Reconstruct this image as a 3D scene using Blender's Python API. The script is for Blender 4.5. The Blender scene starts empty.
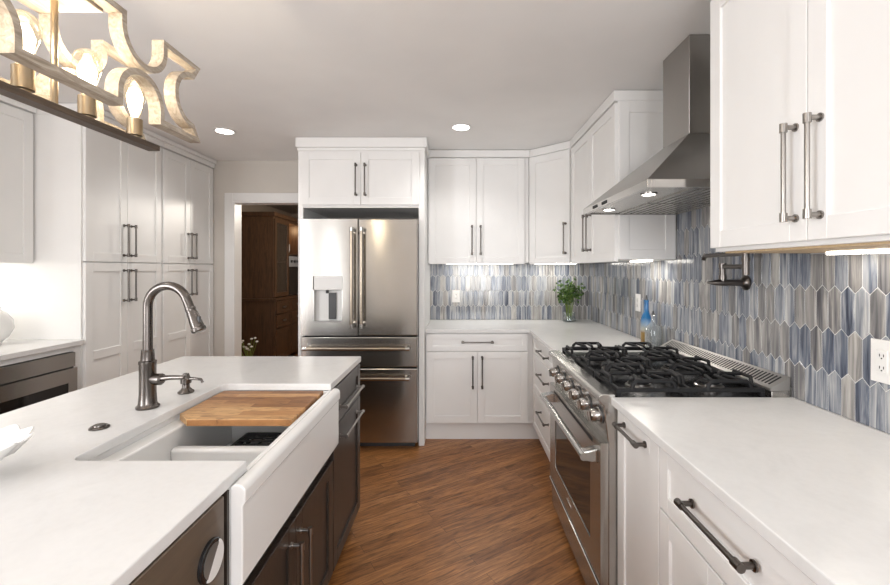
import bpy, bmesh, math, random
from mathutils import Vector, Matrix
random.seed(7)
C = bpy.context.scene.collection
SC = bpy.context.scene
PI = math.pi
V = Vector

# ------------------------------------------------------------------ camera
EYE = 1.40
F = 425.0
cam = bpy.data.cameras.new('camera'); cam_o = bpy.data.objects.new('camera', cam); C.objects.link(cam_o)
cam.sensor_width = 36.0; cam.sensor_fit = 'HORIZONTAL'
cam.lens = F * 36.0 / 890.0
cam.shift_x = -12.0 / 890.0
cam.shift_y = -23.5 / 890.0
cam.clip_start = 0.02
cam_o.location = (0, 0, EYE); cam_o.rotation_euler = (PI / 2, 0, 0)
SC.camera = cam_o

# ------------------------------------------------------------------ world, exposure, big lights
SC.view_settings.view_transform = 'Standard'; SC.view_settings.look = 'None'
SC.view_settings.exposure = -0.14; SC.view_settings.gamma = 1.0; SC.view_settings.use_curve_mapping = False
w = bpy.data.worlds.new('world'); SC.world = w; w.use_nodes = True
w.node_tree.nodes['Background'].inputs[0].default_value = (0.92, 0.96, 1.0, 1)
w.node_tree.nodes['Background'].inputs[1].default_value = 1.0

def area(name, loc, rot, sx, sy, power, col=(1, 1, 1), spread=None):
    l = bpy.data.lights.new(name, 'AREA'); l.shape = 'RECTANGLE'; l.size = sx; l.size_y = sy
    l.energy = power; l.color = col
    if spread: l.spread = spread
    o = bpy.data.objects.new(name, l); C.objects.link(o); o.location = loc; o.rotation_euler = rot
    return o
def spot(name, loc, power, col=(1, .95, .88), ang=2.4, blend=.7, rad=.05):
    l = bpy.data.lights.new(name, 'SPOT'); l.energy = power; l.color = col; l.spot_size = ang; l.spot_blend = blend
    l.shadow_soft_size = rad
    o = bpy.data.objects.new(name, l); C.objects.link(o); o.location = loc
    return o
def point(name, loc, power, col=(1, .85, .65), rad=.03):
    l = bpy.data.lights.new(name, 'POINT'); l.energy = power; l.color = col; l.shadow_soft_size = rad
    o = bpy.data.objects.new(name, l); C.objects.link(o); o.location = loc
    return o

CEIL = 2.44
area('door_daylight', (-2.66, -2.47, 1.15), (PI / 2, 0, 0), .13, 1.9, 12, (0.95, 0.97, 1.0))
area('window_daylight', (.45, -2.47, 1.5), (PI / 2, 0, 0), 1.3, 1.5, 72, (0.95, 0.97, 1.0))
area('added_side_fill', (-2.93, -.75, 1.5), (0, -PI / 2, 0), 1.3, 1.1, 85, (0.95, 0.97, 1.0))  # unseen side light, added to brighten the right cabinet fronts
DOWN = [(-1.75, 3.2), (.03, 3.11), (-1.75, 1.35), (.03, 1.35), (-1.75, -.7), (.03, -.7)]
for p in DOWN:
    spot('downlight_beam', (p[0], p[1], CEIL - .03), 17 if p[1] > 2 else (8 if p[1] > 0 else 8), (1, .98, .95))

# ------------------------------------------------------------------ materials
def mat(name, col, rough=.5, metal=0.0, **kw):
    m = bpy.data.materials.new(name); m.use_nodes = True
    b = m.node_tree.nodes['Principled BSDF']
    b.inputs['Base Color'].default_value = (*col, 1); b.inputs['Roughness'].default_value = rough
    b.inputs['Metallic'].default_value = metal
    for k, v in kw.items():
        b.inputs[k.replace('_', ' ')].default_value = v
    return m
def srgb(r, g, b):
    def f(c):
        c /= 255.0
        return c / 12.92 if c <= .04045 else ((c + .055) / 1.055) ** 2.4
    return (f(r), f(g), f(b))
def nodes(m):
    return m.node_tree.nodes, m.node_tree.links, m.node_tree.nodes['Principled BSDF']
def coords(m, scale=(1, 1, 1), rot=(0, 0, 0), loc=(0, 0, 0), src='Object'):
    n, l, b = nodes(m)
    t = n.new('ShaderNodeTexCoord'); mp = n.new('ShaderNodeMapping')
    mp.inputs['Scale'].default_value = scale; mp.inputs['Rotation'].default_value = rot; mp.inputs['Location'].default_value = loc
    l.new(t.outputs[src], mp.inputs[0]); return mp.outputs[0]
def noise(m, vec, scale, detail=4, rough=.55, dist=0.0):
    n, l, b = nodes(m)
    x = n.new('ShaderNodeTexNoise'); x.inputs['Scale'].default_value = scale; x.inputs['Detail'].default_value = detail
    x.inputs['Roughness'].default_value = rough; x.inputs['Distortion'].default_value = dist
    l.new(vec, x.inputs['Vector']); return x.outputs['Fac']
def ramp(m, fac, stops):
    n, l, b = nodes(m)
    r = n.new('ShaderNodeValToRGB'); e = r.color_ramp.elements
    while len(e) < len(stops): e.new(.5)
    for i, (p, c) in enumerate(stops):
        e[i].position = p; e[i].color = (*c, 1) if len(c) == 3 else c
    l.new(fac, r.inputs[0]); return r.outputs[0]
def mixc(m, fac, a, b_, mode='MIX'):
    n, l, b = nodes(m)
    x = n.new('ShaderNodeMix'); x.data_type = 'RGBA'; x.blend_type = mode
    for s, i in ((fac, 0), (a, 6), (b_, 7)):
        if isinstance(s, (int, float)): x.inputs[i].default_value = s
        elif isinstance(s, tuple): x.inputs[i].default_value = (*s, 1)
        else: l.new(s, x.inputs[i])
    return x.outputs[2]
def bump(m, h, strength=.1, dist=.01):
    n, l, b = nodes(m)
    x = n.new('ShaderNodeBump'); x.inputs['Strength'].default_value = strength; x.inputs['Distance'].default_value = dist
    l.new(h, x.inputs['Height']); l.new(x.outputs[0], b.inputs['Normal'])
def link(m, out, inp):
    n, l, b = nodes(m); l.new(out, b.inputs[inp])

def paint(name, col, rough, var=.02):
    m = mat(name, col, rough)
    f = noise(m, coords(m), 3.0, 2)
    link(m, ramp(m, f, [(.3, tuple(c * (1 - var) for c in col)), (.7, tuple(min(1, c * (1 + var)) for c in col))]), 'Base Color')
    return m
M_CAB = paint('white_cabinet_paint', (.85, .84, .825), .38)
M_WALL = paint('wall_paint', (.64, .60, .55), .7)
M_WALLW = paint('wall_paint_white', (.84, .835, .825), .6)
M_CEIL = paint('ceiling_paint', (.88, .87, .86), .8)
M_TRIM = paint('trim_paint', (.84, .83, .815), .4)
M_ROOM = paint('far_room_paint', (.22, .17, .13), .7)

def quartz():
    m = mat('white_quartz', (.86, .855, .84), .22)
    v = coords(m)
    f = noise(m, v, 5.0, 8, .65, 1.5)
    f2 = noise(m, v, 60.0, 3)
    a = ramp(m, f, [(.3, (.715, .71, .70)), (.5, (.75, .745, .735)), (.7, (.765, .76, .75))])
    b_ = ramp(m, f2, [(.3, (.975, .975, .975)), (.6, (1, 1, 1))])
    link(m, mixc(m, 1.0, a, b_, 'MULTIPLY'), 'Base Color')
    return m
M_QUARTZ = quartz()

def steel(name, col, rough=.28, axis='X', stretch=(3, 3, 220), aniso=.75):
    m = mat(name, col, rough, 1.0, Anisotropic=aniso)
    n, l, b = nodes(m)
    t = n.new('ShaderNodeTangent'); t.direction_type = 'RADIAL'; t.axis = axis
    l.new(t.outputs[0], b.inputs['Tangent'])
    return m
M_STEEL = steel('stainless_steel_fridge', (.44, .425, .40), .20, 'X')
M_STEELR = steel('stainless_steel_range', (.46, .445, .42), .27, 'Y')
M_HOOD = steel('stainless_steel_hood', (.40, .385, .365), .32, 'Y', (220, 3, 3))
M_STEELV = mat('satin_steel', (.55, .535, .51), .38, 1.0)
M_CHROME = mat('polished_steel', (.52, .505, .485), .16, 1.0)
M_KNOB = mat('dark_polished_steel', (.34, .325, .31), .2, 1.0)
M_BRASS = mat('bronze_steel_handle', (.38, .32, .255), .22, 1.0)
M_NICKEL = mat('dark_nickel_handle', (.15, .135, .125), .30, 1.0)
M_NICKELL = mat('brushed_nickel_handle', (.33, .31, .29), .28, 1.0)
M_GUN = mat('gunmetal_faucet', (.145, .13, .12), .25, 1.0)
M_PORC = mat('white_fireclay', (.84, .835, .82), .12)
M_BLACK = mat('black_enamel', (.012, .012, .013), .25)
M_IRON = mat('cast_iron', (.010, .010, .011), .55, 0, Specular_IOR_Level=.3)
M_DGLASS = mat('dark_oven_glass', (.015, .013, .012), .06)
M_DARK = mat('black_gap', (.01, .01, .01), .6)
M_PLAST = mat('white_plastic', (.82, .81, .79), .35)
M_DPLAST = mat('dark_grey_plastic', (.05, .05, .052), .35)
M_GPLAST = mat('grey_plastic', (.35, .36, .38), .3)
M_CERAM = mat('white_ceramic', (.82, .81, .79), .2)

def wood(name, stops, axis_scale, rough=.4, scale=3.0, dist=1.2, bmp=.05):
    m = mat(name, stops[0][1], rough)
    v = coords(m, axis_scale)
    f = noise(m, v, scale, 7, .62, dist)
    link(m, ramp(m, f, stops), 'Base Color')
    if bmp: bump(m, f, bmp, .004)
    return m
M_STAIN = wood('dark_stained_wood', [(.3, srgb(40, 33, 29)), (.6, srgb(55, 46, 40)), (.8, srgb(66, 56, 48))], (12, 12, 1.2), .33, 4, .8)
M_HUTCH = wood('walnut_hutch_wood', [(.3, srgb(58, 40, 26)), (.6, srgb(88, 62, 41)), (.8, srgb(106, 77, 52))], (9, 9, 1), .4, 4, 1)
M_CHAND = wood('whitewashed_chandelier_wood', [(.3, srgb(140, 126, 110)), (.55, srgb(176, 164, 148)), (.8, srgb(204, 195, 182))], (14, 3, 14), .6, 5, 1)
M_BEAM = wood('dark_chandelier_bar_wood', [(.3, srgb(58, 48, 40)), (.7, srgb(92, 78, 66))], (30, 2, 30), .55, 4, 1)
def board_mat():
    m = mat('acacia_board', srgb(180, 130, 85), .45)
    n, l, b = nodes(m)
    v = coords(m)
    br = n.new('ShaderNodeTexBrick'); br.inputs['Scale'].default_value = 1.0
    br.inputs['Brick Width'].default_value = .24; br.inputs['Row Height'].default_value = .042
    br.inputs['Mortar Size'].default_value = .0004; br.inputs['Color1'].default_value = (0, 0, 0, 1); br.inputs['Color2'].default_value = (1, 1, 1, 1)
    br.inputs['Mortar'].default_value = (.3, .3, .3, 1); l.new(v, br.inputs['Vector'])
    base = ramp(m, br.outputs['Color'], [(0, srgb(128, 84, 46)), (.4, srgb(176, 126, 78)), (1, srgb(214, 172, 120))])
    f = noise(m, coords(m, (5, 45, 5)), 2.0, 6, .6, 1.6)
    g = ramp(m, f, [(.34, (.34, .28, .24)), (.47, (.92, .90, .87)), (.75, (1.08, 1.07, 1.04))])
    link(m, mixc(m, 1.0, base, g, 'MULTIPLY'), 'Base Color')
    return m
M_BOARD = board_mat()

def floor_mat():
    m = mat('oak_plank_floor', srgb(130, 84, 52), .3)
    n, l, b = nodes(m)
    rot = (0, 0, math.radians(-32))
    v = coords(m, (1, 1, 1), rot)
    br = n.new('ShaderNodeTexBrick'); br.inputs['Scale'].default_value = 1.0; br.offset = .37
    br.inputs['Brick Width'].default_value = 1.15; br.inputs['Row Height'].default_value = .072
    br.inputs['Mortar Size'].default_value = .0009; br.inputs['Mortar Smooth'].default_value = .3
    br.inputs['Color1'].default_value = (0, 0, 0, 1); br.inputs['Color2'].default_value = (1, 1, 1, 1); br.inputs['Mortar'].default_value = (.4, .4, .4, 1)
    l.new(v, br.inputs['Vector'])
    base = ramp(m, br.outputs['Color'], [(0, srgb(132, 85, 45)), (.5, srgb(154, 103, 58)), (1, srgb(174, 121, 72))])
    # grain offset per plank
    off = n.new('ShaderNodeVectorMath'); off.operation = 'MULTIPLY_ADD'
    l.new(br.outputs['Color'], off.inputs[0]); off.inputs[1].default_value = (7, 13, 5); 
    mp = n.new('ShaderNodeMapping'); mp.inputs['Scale'].default_value = (2.2, 20, 1); l.new(v, mp.inputs[0])
    l.new(mp.outputs[0], off.inputs[2])
    f = noise(m, off.outputs[0], 1.6, 8, .68, 1.8)
    g = ramp(m, f, [(.33, (.36, .31, .28)), (.45, (.78, .75, .72)), (.54, (1.04, 1.03, 1.02)), (.67, (1.42, 1.40, 1.35))])
    c = mixc(m, 1.0, base, g, 'MULTIPLY')
    mp2 = n.new('ShaderNodeMapping'); mp2.inputs['Scale'].default_value = (9, 130, 1); l.new(v, mp2.inputs[0])
    f2 = noise(m, mp2.outputs[0], 1.0, 3, .6, .3)
    c = mixc(m, 1.0, c, ramp(m, f2, [(.35, (.78, .75, .72)), (.52, (1, 1, 1)), (.7, (1.08, 1.07, 1.06))]), 'MULTIPLY')
    c = mixc(m, br.outputs['Fac'], c, srgb(48, 28, 17))
    link(m, c, 'Base Color')
    link(m, ramp(m, f, [(.3, (.40,) * 3), (.7, (.27,) * 3)]), 'Roughness')
    bump(m, f, .06, .003)
    return m
M_FLOOR = floor_mat()

def tile_mat():
    m = mat('glazed_picket_tile', (.4, .42, .46), .12)
    n, l, b = nodes(m)
    at = n.new('ShaderNodeAttribute'); at.attribute_name = 'tint'; at.attribute_type = 'GEOMETRY'
    off = n.new('ShaderNodeVectorMath'); off.operation = 'MULTIPLY_ADD'
    off.inputs[1].default_value = (40, 40, 23)
    mp = coords(m, (46, 46, 3.0))
    l.new(at.outputs['Color'], off.inputs[0]); l.new(mp, off.inputs[2])
    f = noise(m, off.outputs[0], 1.0, 4, .6, .7)
    sep = n.new('ShaderNodeSeparateColor'); l.new(at.outputs['Color'], sep.inputs[0])
    ad = n.new('ShaderNodeMath'); ad.operation = 'MULTIPLY_ADD'; ad.inputs[1].default_value = .17; ad.inputs[2].default_value = -.085
    l.new(sep.outputs[0], ad.inputs[0])
    ad2 = n.new('ShaderNodeMath'); ad2.operation = 'ADD'; l.new(ad.outputs[0], ad2.inputs[0]); l.new(f, ad2.inputs[1])
    cool = ramp(m, ad2.outputs[0], [(.25, srgb(64, 69, 82)), (.39, srgb(104, 110, 123)), (.5, srgb(140, 144, 151)), (.6, srgb(166, 167, 169)), (.72, srgb(198, 198, 196))])
    warm = ramp(m, ad2.outputs[0], [(.25, srgb(84, 83, 87)), (.4, srgb(122, 121, 122)), (.52, srgb(150, 147, 144)), (.72, srgb(196, 193, 188))])
    st = n.new('ShaderNodeMath'); st.operation = 'GREATER_THAN'; st.inputs[1].default_value = .64; l.new(sep.outputs[1], st.inputs[0])
    link(m, mixc(m, st.outputs[0], cool, warm), 'Base Color')
    return m
M_TILE = tile_mat()
M_GROUT = paint('light_grout', (.74, .735, .72), .7)

def emis(name, col, strength):
    m = mat(name, col, .5)
    n, l, b = nodes(m)
    b.inputs['Emission Color'].default_value = (*col, 1); b.inputs['Emission Strength'].default_value = strength
    return m
M_LED = emis('led_strip_glow', (1, .95, .87), 9)
M_DISK = emis('downlight_glow', (1, .96, .9), 14)
M_FILA = emis('filament_glow', (1, .90, .74), 22)
M_HOODL = emis('hood_lamp_glow', (1, .95, .88), 8)

def thin_glass(name, tint=(1, 1, 1), refl=.12, body=None, bodyfac=.0):
    m = bpy.data.materials.new(name); m.use_nodes = True
    n, l = m.node_tree.nodes, m.node_tree.links
    n.clear()
    o = n.new('ShaderNodeOutputMaterial'); t = n.new('ShaderNodeBsdfTransparent'); g = n.new('ShaderNodeBsdfGlossy')
    t.inputs[0].default_value = (*tint, 1); g.inputs['Roughness'].default_value = .04
    lw = n.new('ShaderNodeLayerWeight'); lw.inputs[0].default_value = .35
    mm = n.new('ShaderNodeMath'); mm.operation = 'MULTIPLY_ADD'; mm.inputs[1].default_value = .55; mm.inputs[2].default_value = refl * .3
    l.new(lw.outputs['Facing'], mm.inputs[0])
    mx = n.new('ShaderNodeMixShader'); l.new(mm.outputs[0], mx.inputs[0]); l.new(t.outputs[0], mx.inputs[1]); l.new(g.outputs[0], mx.inputs[2])
    out = mx
    if body:
        d = n.new('ShaderNodeBsdfDiffuse'); d.inputs[0].default_value = (*body, 1)
        m2 = n.new('ShaderNodeMixShader'); m2.inputs[0].default_value = bodyfac
        l.new(mx.outputs[0], m2.inputs[1]); l.new(d.outputs[0], m2.inputs[2]); out = m2
    l.new(out.outputs[0], o.inputs[0]); return m
M_GLASS = thin_glass('clear_glass', (.93, .95, .94))
M_BULB = thin_glass('bulb_glass', (1.0, .93, .80), .14, (1, .86, .62), .005)
M_BLUE = thin_glass('blue_glass', (.06, .30, .62), .2, (.02, .16, .42), .45)
def blue_fade():
    m = thin_glass('blue_fading_glass', (1, 1, 1), .15, (.02, .2, .5), .3)
    n, l = m.node_tree.nodes, m.node_tree.links
    tc = n.new('ShaderNodeTexCoord'); sx = n.new('ShaderNodeSeparateXYZ'); l.new(tc.outputs['Object'], sx.inputs[0])
    r1 = n.new('ShaderNodeValToRGB'); mu = n.new('ShaderNodeMath'); mu.operation = 'MULTIPLY'; mu.inputs[1].default_value = 3.3
    l.new(sx.outputs[2], mu.inputs[0]); l.new(mu.outputs[0], r1.inputs[0])
    e = r1.color_ramp.elements; e[0].position = .33; e[0].color = (.80, .88, .92, 1); e[1].position = .58; e[1].color = (.04, .34, .70, 1); x = e.new(.27); x.color = (.50, .33, .05, 1); e[0].position = .27; x = [q for q in e if abs(q.position - .27) < 1e-4]; x[0].color = (.50, .33, .05, 1); x[-1].color = (.50, .33, .05, 1); q = e.new(.37); q.color = (.78, .86, .90, 1)
    for nd in n:
        if nd.type in ('BSDF_TRANSPARENT', 'BSDF_DIFFUSE'): l.new(r1.outputs[0], nd.inputs[0])
    return m
M_BLUE = blue_fade()
M_OIL = thin_glass('amber_oil', (.75, .50, .12), .1, (.60, .38, .07), .8)
M_WATER = thin_glass('pale_glass_with_water', (.88, .90, .90), .12, (.75, .78, .80), .12)

# ------------------------------------------------------------------ mesh helpers
class Fr:
    """local frame: u along the front, v up, n outwards"""
    def __init__(s, o, u, n):
        s.o = V(o); s.u = V(u).normalized(); s.n = V(n).normalized()
    def p(s, u, v, n): return s.o + s.u * u + V((0, 0, v)) + s.n * n
WORLD = None
class MB:
    def __init__(s): s.bm = bmesh.new()
    def hexa(s, P):
        vs = [s.bm.verts.new(p) for p in P]
        for f in ((0, 1, 2, 3), (4, 5, 6, 7), (0, 1, 5, 4), (1, 2, 6, 5), (2, 3, 7, 6), (3, 0, 4, 7)):
            s.bm.faces.new([vs[i] for i in f])
        return s
    def box(s, x0, x1, y0, y1, z0, z1):
        return s.hexa([(x0, y0, z0), (x1, y0, z0), (x1, y1, z0), (x0, y1, z0), (x0, y0, z1), (x1, y0, z1), (x1, y1, z1), (x0, y1, z1)])
    def fbox(s, fr, u0, u1, v0, v1, n0, n1):
        q = [(u0, v0, n0), (u1, v0, n0), (u1, v0, n1), (u0, v0, n1), (u0, v1, n0), (u1, v1, n0), (u1, v1, n1), (u0, v1, n1)]
        return s.hexa([fr.p(*a) for a in q])
    def tube(s, pts, r, seg=12, cap=True, radii=None):
        pts = [V(p) for p in pts]; rings = []
        prev = None
        for i, p in enumerate(pts):
            d = (pts[min(i + 1, len(pts) - 1)] - pts[max(i - 1, 0)])
            d.normalize()
            if prev is None:
                a = V((0, 0, 1)) if abs(d.z) < .9 else V((1, 0, 0))
                x = d.cross(a).normalized()
            else:
                x = (prev - d * prev.dot(d)).normalized()
            prev = x; y = d.cross(x)
            rr = radii[i] if radii else r
            rings.append([s.bm.verts.new(p + (x * math.cos(2 * PI * k / seg) + y * math.sin(2 * PI * k / seg)) * rr) for k in range(seg)])
        for a, b in zip(rings, rings[1:]):
            for k in range(seg):
                s.bm.faces.new((a[k], a[(k + 1) % seg], b[(k + 1) % seg], b[k]))
        if cap:
            s.bm.faces.new(rings[0][::-1]); s.bm.faces.new(rings[-1])
        return s
    def cyl(s, a, b, r, seg=20): return s.tube([a, b], r, seg)
    def lathe(s, c, prof, seg=28, axis=(0, 0, 1), close=False):
        """prof: list of (r, h) along axis from c"""
        ax = V(axis).normalized(); a = V((1, 0, 0)) if abs(ax.x) < .9 else V((0, 1, 0))
        x = ax.cross(a).normalized(); y = ax.cross(x); c = V(c); rings = []
        for r, h in prof:
            if r < 1e-5: rings.append([s.bm.verts.new(c + ax * h)])
            else: rings.append([s.bm.verts.new(c + ax * h + (x * math.cos(2 * PI * k / seg) + y * math.sin(2 * PI * k / seg)) * r) for k in range(seg)])
        for a, b in zip(rings, rings[1:]):
            for k in range(seg):
                k2 = (k + 1) % seg
                if len(a) == 1 and len(b) == 1: continue
                if len(a) == 1: s.bm.faces.new((a[0], b[k2], b[k]))
                elif len(b) == 1: s.bm.faces.new((a[k], a[k2], b[0]))
                else: s.bm.faces.new((a[k], a[k2], b[k2], b[k]))
        if len(rings[0]) > 1 and not close: s.bm.faces.new(rings[0][::-1])
        if len(rings[-1]) > 1 and not close: s.bm.faces.new(rings[-1])
        return s
    def prism(s, poly, vec):
        """poly: 3d points (planar), extruded by vec"""
        a = [s.bm.verts.new(p) for p in poly]; b = [s.bm.verts.new(V(p) + V(vec)) for p in poly]
        n = len(a)
        s.bm.faces.new(a[::-1]); s.bm.faces.new(b)
        for i in range(n): s.bm.faces.new((a[i], a[(i + 1) % n], b[(i + 1) % n], b[i]))
        return s
    def plate_with_hole(s, x0, x1, y0, y1, z0, z1, hx0, hx1, hy0, hy1):
        """rectangular slab with a notch/hole, as boxes"""
        pass
    def build(s, name, m, parent=None, bevel=0.0, seg=2, smooth=False, origin=None):
        o3 = V((0, 0, 0))
        if parent is not None: o3 = V(parent.get('_o', (0, 0, 0)))
        elif origin is not None: o3 = V(origin)
        bmesh.ops.recalc_face_normals(s.bm, faces=s.bm.faces)
        for v in s.bm.verts: v.co -= o3
        me = bpy.data.meshes.new(name); s.bm.to_mesh(me); s.bm.free()
        if m is not None: me.materials.append(m)
        ob = bpy.data.objects.new(name, me); C.objects.link(ob)
        ob['_o'] = tuple(o3)
        if parent is not None: ob.parent = parent
        elif origin is not None: ob.location = o3
        if smooth:
            for p in me.polygons: p.use_smooth = True
            me.set_sharp_from_angle(angle=math.radians(35))
        if bevel:
            md = ob.modifiers.new('bevel', 'BEVEL'); md.width = bevel; md.segments = seg; md.limit_method = 'ANGLE'; md.angle_limit = math.radians(40)
            md.harden_normals = False
        return ob

def thing(name, label, cat, loc=(0, 0, 0), group=None):
    o = bpy.data.objects.new(name, None); C.objects.link(o); o.location = loc; o['_o'] = tuple(loc)
    o.empty_display_size = .05
    o['label'] = label; o['category'] = cat
    if group: o['group'] = group
    return o
def tag(o, label, cat, group=None):
    o['label'] = label; o['category'] = cat
    if group: o['group'] = group
    return o
def struct(o): o['kind'] = 'structure'; return o

# ------------------------------------------------------------------ cabinet parts
def shaker(parent, fr, u0, u1, v0, v1, name='door', m=None, t=.02, rail=.058, mids=(), n0=0.0, rec=.008, flat=False):
    m = m or M_CAB
    b = MB()
    if flat:
        b.fbox(fr, u0, u1, v0, v1, n0, n0 + t)
    else:
        b.fbox(fr, u0, u0 + rail, v0, v1, n0, n0 + t); b.fbox(fr, u1 - rail, u1, v0, v1, n0, n0 + t)
        ys = [v0] + list(mids) + [v1]
        b.fbox(fr, u0 + rail, u1 - rail, v0, v0 + rail, n0, n0 + t); b.fbox(fr, u0 + rail, u1 - rail, v1 - rail, v1, n0, n0 + t)
        for q in mids: b.fbox(fr, u0 + rail, u1 - rail, q - rail / 2, q + rail / 2, n0, n0 + t)
        b.fbox(fr, u0 + rail - .002, u1 - rail + .002, v0 + rail - .002, v1 - rail + .002, n0 + .001, n0 + t - rec)
    return b.build(name, m, parent, .0016, 1)
def handle(parent, fr, u, v, L, vert=True, m=None, n0=.02, r=.0055, off=.034):
    m = m or M_NICKEL
    b = MB()
    def P(t, n): return fr.p(u, v + t, n) if vert else fr.p(u + t, v, n)
    h = L / 2
    b.cyl(P(-h, n0 + off), P(h, n0 + off), r, 12)
    for sg in (-1, 1):
        b.cyl(P(sg * (h - .008), n0 - .001), P(sg * (h - .008), n0 + off + r), r * 1.05, 12)
        b.cyl(P(sg * (h - .022), n0 + off), P(sg * (h + .002), n0 + off), r * 1.5, 14)
        b.cyl(P(sg * (h - .008), n0), P(sg * (h - .008), n0 + .004), r * 1.8, 14)
    return b.build('handle', m, parent, 0, smooth=True)

# ================================================================== STRUCTURE
XL, XR, YB, YF = -2.96, 1.275, 4.08, -2.5
b = MB().box(XL - .1, XR + .1, YF - .1, 4.2, -.05, 0)
struct(b.build('floor', M_FLOOR))
b = MB().box(XL - .1, XR + .1, YF - .1, 4.2, CEIL, CEIL + .05)
struct(b.build('ceiling', M_CEIL))
WR = struct(MB().box(XR, XR + .1, YF - .1, 4.2, 0, CEIL).build('wall_right', M_WALLW))
struct(MB().box(XL - .1, XL, YF - .1, -1.32, 0, CEIL).box(XL - .1, XL, -.18, 4.2, 0, CEIL).box(XL - .1, XL, -1.32, -.18, 0, .82).box(XL - .1, XL, -1.32, -.18, 2.18, CEIL).build('wall_left', M_WALLW))
b = MB()
for y in (-1.32, -.775, -.23): b.box(XL - .09, XL - .04, y, y + .05, .82, 2.18)
b.box(XL - .09, XL - .04, -1.32, -.18, .82, .87).box(XL - .09, XL - .04, -1.32, -.18, 2.13, 2.18)
struct(b.build('added_window_2', M_TRIM))  # unseen window, added to go with the side fill light
DX0, DX1, DZ = -2.146, -1.38, 2.05
WB = struct(MB().box(XL, DX0, YB, 4.2, 0, CEIL).box(DX1, XR, YB, 4.2, 0, CEIL).box(DX0, DX1, YB, 4.2, DZ, CEIL).build('wall_back', M_WALL))
# front wall (behind the camera) with a wide window
OPEN = [(-2.83, -2.49, .02, 2.12), (-.25, 1.15, .72, 2.28)]
b = MB()
b.box(XL, -2.83, YF - .1, YF, 0, CEIL).box(-2.49, -.25, YF - .1, YF, 0, CEIL).box(1.15, XR, YF - .1, YF, 0, CEIL)
for x0, x1, z0, z1 in OPEN: b.box(x0, x1, YF - .1, YF, 0, z0).box(x0, x1, YF - .1, YF, z1, CEIL)
struct(b.build('wall_front', M_WALL))
for i, (x0, x1, z0, z1) in enumerate(OPEN):
    b = MB()
    for x in ((x0, x1 - .05) if i == 0 else (x0, (x0 + x1) / 2 - .025, x1 - .05)): b.box(x, x + .05, YF - .09, YF - .04, z0, z1)
    b.box(x0, x1, YF - .09, YF - .04, z0, z0 + .05).box(x0, x1, YF - .09, YF - .04, z1 - .05, z1)
    struct(b.build(('door_1', 'window_1')[i], M_TRIM))
# door casing and jamb
cw, ct = .078, .018
b = MB()
b.box(DX0 - cw, DX0, YB - ct, YB, 0, DZ + cw).box(DX1, DX1 + cw, YB - ct, YB, 0, DZ + cw).box(DX0, DX1, YB - ct, YB, DZ, DZ + cw)
b.box(DX0, DX0 + .018, YB - ct, 4.2, 0, DZ).box(DX1 - .018, DX1, YB - ct, 4.2, 0, DZ).box(DX0 + .018, DX1 - .018, YB - ct, 4.2, DZ - .018, DZ)
struct(b.build('trim_1', M_TRIM, None, .003, 1))

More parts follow.
